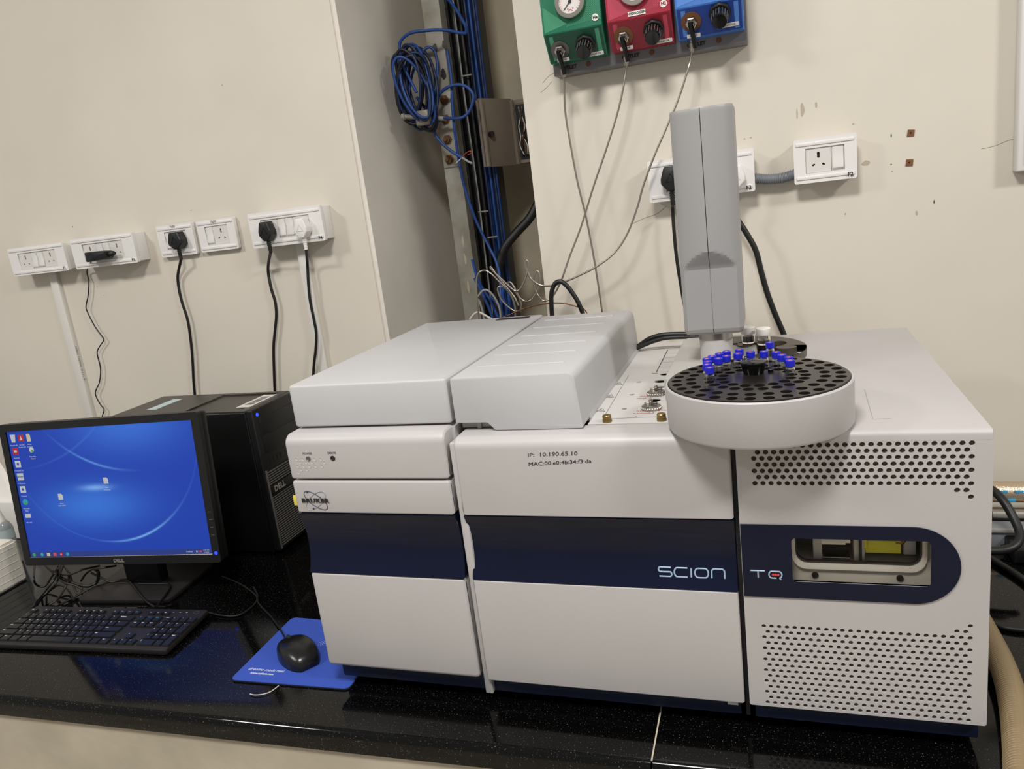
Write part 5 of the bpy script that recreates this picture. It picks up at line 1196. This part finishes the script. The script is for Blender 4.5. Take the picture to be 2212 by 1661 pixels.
# tangle at the foot of the recess
for i, (ps, Y, m, lb) in enumerate((
        (((1020, 560), (1035, 610), (1060, 650), (1078, 690)), .93, 'cable_blue', 'blue cable slanting across the foot of the recess'),
        (((1025, 600), (1045, 640), (1062, 680), (1066, 700)), .92, 'cable_blue', 'blue cable lowest in the tangle behind the lid'),
        (((1090, 610), (1086, 640), (1094, 665), (1092, 700)), .91, 'cable_blue', 'blue cable bent upright beside the steel coil'),
        (((1096, 625), (1100, 650), (1098, 680), (1102, 700)), .92, 'cable_blue', 'blue cable rightmost in the tangle behind the lid'),
        (((1060, 640), (1074, 655), (1085, 680), (1080, 700)), .90, 'cable_blue', 'blue cable short curve in front of the tangle'),
        (((1033, 640), (1043, 628), (1055, 628), (1070, 645), (1080, 670), (1082, 700)), .89, 'cable_grey', 'grey cable arched over the blue tangle'),
        (((1034, 645), (1042, 670), (1048, 700)), .90, 'cable_grey', 'thin grey cable beside the strut foot'),
        (((1015, 690), (1025, 678), (1036, 675), (1060, 688), (1075, 695)), .84, 'wire_white', 'pale wire lying on the back edge of the lid'))):
    cable('network_cable', lb, [aY(a, b, Y) for a, b in ps], .0042 if m == 'cable_blue' else .003, m, 'cables tangled at the recess foot')
cable('armoured_cable', 'thick black cable leaving the recess behind the right wall edge', [aY(a, b, y) for a, b, y in ((1165, 432, 1.06), (1145, 470, 1.05), (1118, 500, 1.04), (1097, 525, 1.03), (1085, 548, 1.025), (1077, 585, 1.02), (1074, 640, 1.02), (1074, 700, 1.02))], .0125, 'cable_black')
# junction box with its door standing open
jb = thing('junction_box', 'grey metal junction box with open door showing wires', 'junction box')
Yj = 1.14
d = [aY(*p, 1.02) for p in ((1033, 226), (1058, 371))]; h_ = [aY(*p, Yj) for p in ((1106, 215), (1121, 352))]
zt_, zb2 = aY(1112, 216, Yj).z, aY(1128, 352, Yj).z
hx = (h_[0].x + h_[1].x) / 2; dx_ = (d[0].x + d[1].x) / 2
box('box_shell', (hx, Yj, zb2), (hx + .20, 1.32, zt_), 'box_grey_shaded', jb, bevel=.003)
plate('box_rim', rect(hx, zb2, hx + .20, zt_), [rect(hx + .008, zb2 + .010, hx + .186, zt_ - .010)], .004, 'box_grey_shaded', jb, mtx=FY(0, Yj - .001, 0))
box('box_inside', (hx + .007, Yj - .003, zb2 + .009), (hx + .187, Yj, zt_ - .013), 'gap_black', jb)
dv = Vector((dx_ - hx, 1.02 - Yj, 0)); dl = dv.length
DM = frame((hx - .001, Yj - .004, zb2 - .004), dv, (0, 0, 1))
prism('box_door', rect(.002, 0, dl, zt_ - zb2 + .008, .003), 'z', -.002, .004, 'box_grey_shaded', jb, bevel=.001, mtx=DM)
for s in (.004, dl - .006): prism('door_edge', rect(s, .002, s + .006, zt_ - zb2 + .004), 'z', -.010, .010, 'box_grey_shaded', jb, mtx=DM)
lathe('door_lock', [(0, -.012), (.008, -.012), (.008, .012), (0, .012)], 'steel_dark', jb, n=12, mtx=DM @ T(dl * .80, (zt_ - zb2) * .5, 0))
rnd = random.Random(3)
for i in range(14):
    x = hx + .014 + rnd.random() * .05; z = zb2 + .02
    tube('terminal_wire', [Vector((x + rnd.uniform(-.006, .006), Yj - .008 - rnd.random() * .006, z + (zt_ - zb2 - .04) * k / 5)) for k in range(6)], .0016, ('rust', 'wire_white', 'copper_tube', 'cable_black')[i % 4], jb, n=5, k=3)

# ================================================================== right of the instruments
fo = thing('foil_roll', 'thick crinkled foil-wrapped pipe with blue tape behind the cabinet', 'pipe')
def hrod(name, py, Y, r, m, par, x0=.26, x1=1.2, n=28):
    c = aY(2180, py, Y); return tube(name, [Vector((x0, Y, c.z)), Vector(((x0 + x1) / 2, Y, c.z)), Vector((x1, Y, c.z))], r, m, par, n=n, k=6), c.z
o, zf = hrod('foil_wrap', 1062, .66, .0205, 'foil', fo)
for px, py in ((2170, 1044), (2203, 1052), (2186, 1085)):
    c = aY(px, py, .64); bmx = toward((c.x, .66, zf), (1, 0, 0)); a = .9 if py < 1070 else -.4
    lathe('tape_piece', [(.0207, -.007), (.0210, -.007), (.0210, .007), (.0207, .007), (.0207, -.007)], 'tape_cyan', fo, n=24, mtx=bmx) if py == 1044 else None
    ang = math.radians(120 if py < 1070 else 200)
    box('tape_patch', (c.x - .008, .66 - .0216, zf + (.006 if py < 1070 else -.012)), (c.x + .006, .66 - .0196, zf + (.011 if py < 1070 else -.006)), 'tape_cyan', fo, bevel=.0005)
bpy.data.objects.remove([x for x in bpy.data.objects if x.name.startswith('tape_piece')][0])
pi = thing('steel_pipe', 'polished steel pipe with black end collar under the foil roll', 'pipe')
o, zs_ = hrod('pipe_tube', 1112, .64, .0150, 'steel', pi, x0=.37)
lathe('end_collar', [(0, 0), (.0185, 0), (.0185, .022), (.0150, .026), (0, .026)], 'black_plastic', pi, n=28, mtx=toward((.355, .64, zs_), (1, 0, 0)))
rl_ = thing('grey_rail', 'grey metal base rail lying under the steel pipe', 'rail')
box('rail_bar', (.27, .585, .002), (1.2, .618, aY(2180, 1141, .585).z), 'conduit_grey', rl_, bevel=.002)
box('rail_lip', (.27, .580, aY(2180, 1141, .585).z - .008), (1.2, .586, aY(2180, 1141, .585).z), 'rail_grey', rl_, bevel=.001)
gk = 'black cables right of the cabinet'
cable('black_cable', 'black cable looping in front of the foil roll at the right', [aY(a, b, y) for a, b, y in ((2130, 1050, .56), (2150, 1063, .54), (2170, 1085, .52), (2190, 1120, .50), (2202, 1150, .48), (2197, 1175, .46), (2170, 1188, .45), (2130, 1190, .45))], .0075, 'cable_black', gk)
cable('black_cable', 'black cable on the granite sloping down to the right edge', [aZ(a, b, .007) for a, b in ((2130, 1200), (2150, 1212), (2180, 1230), (2212, 1252), (2260, 1290))], .006, 'cable_black', gk)
cable('black_cable', 'black cable lying nearly level on granite above the hose', [aZ(a, b, .005) for a, b in ((2125, 1342), (2145, 1348), (2170, 1356), (2212, 1361), (2270, 1360))], .0045, 'cable_black', gk)
cable('black_cable', 'black cable behind the others near the grey rail', [aZ(a, b, .007) for a, b in ((2120, 1170), (2160, 1175), (2190, 1190), (2215, 1205), (2260, 1215))], .006, 'cable_black', gk)
hs = thing('reinforced_hose', 'tan spiral-reinforced vacuum hose curving out beside the cabinet', 'hose')
hp = crom([aZ(a, b, .021) for a, b in ((2105, 1320), (2135, 1375), (2160, 1425), (2180, 1480), (2193, 1545), (2200, 1610), (2205, 1690))], 14)
tube('hose_wall', hp[::7] + [hp[-1]], .0175, 'hose_tan', hs, n=20, k=8)
for i in range(0, len(hp) - 1):
    d_ = hp[min(i + 1, len(hp) - 1)] - hp[max(i - 1, 0)]
    lathe('spiral_rib', [(.0172, -.0012), (.0182, 0), (.0172, .0012)], 'hose_tan', hs, n=20, mtx=toward(hp[i], d_ + Vector((.0015, 0, .002))))
bk = thing('power_brick', 'black power brick on the granite at the right edge', 'adapter')
p = aZ(2212, 1230, .0); box('brick_body', (p.x - .012, p.y + .02, 0), (p.x + .08, p.y + .09, .030), 'black_plastic', bk, bevel=.004)
lathe('brick_socket', [(0, 0), (.008, 0), (.008, .012), (0, .012)], 'black_plastic', bk, n=14, mtx=toward((p.x - .011, p.y + .05, .015), (-1, 0, 0)))

# ================================================================== seat each thing's empty at its base
bpy.context.view_layer.update()
def kids(o):
    for c in o.children: yield c; yield from kids(c)
for t in THINGS:
    lo = Vector((9, 9, 9)); hi = -lo
    for c in kids(t):
        if c.type != 'MESH': continue
        for v in c.bound_box:
            q = c.matrix_world @ Vector(v)
            lo = Vector(map(min, lo, q)); hi = Vector(map(max, hi, q))
    if lo.x > hi.x: continue
    L_ = Vector(((lo.x + hi.x) / 2, (lo.y + hi.y) / 2, lo.z)); t.location = L_
    for c in t.children: c.matrix_parent_inverse = Matrix.Translation(-L_)
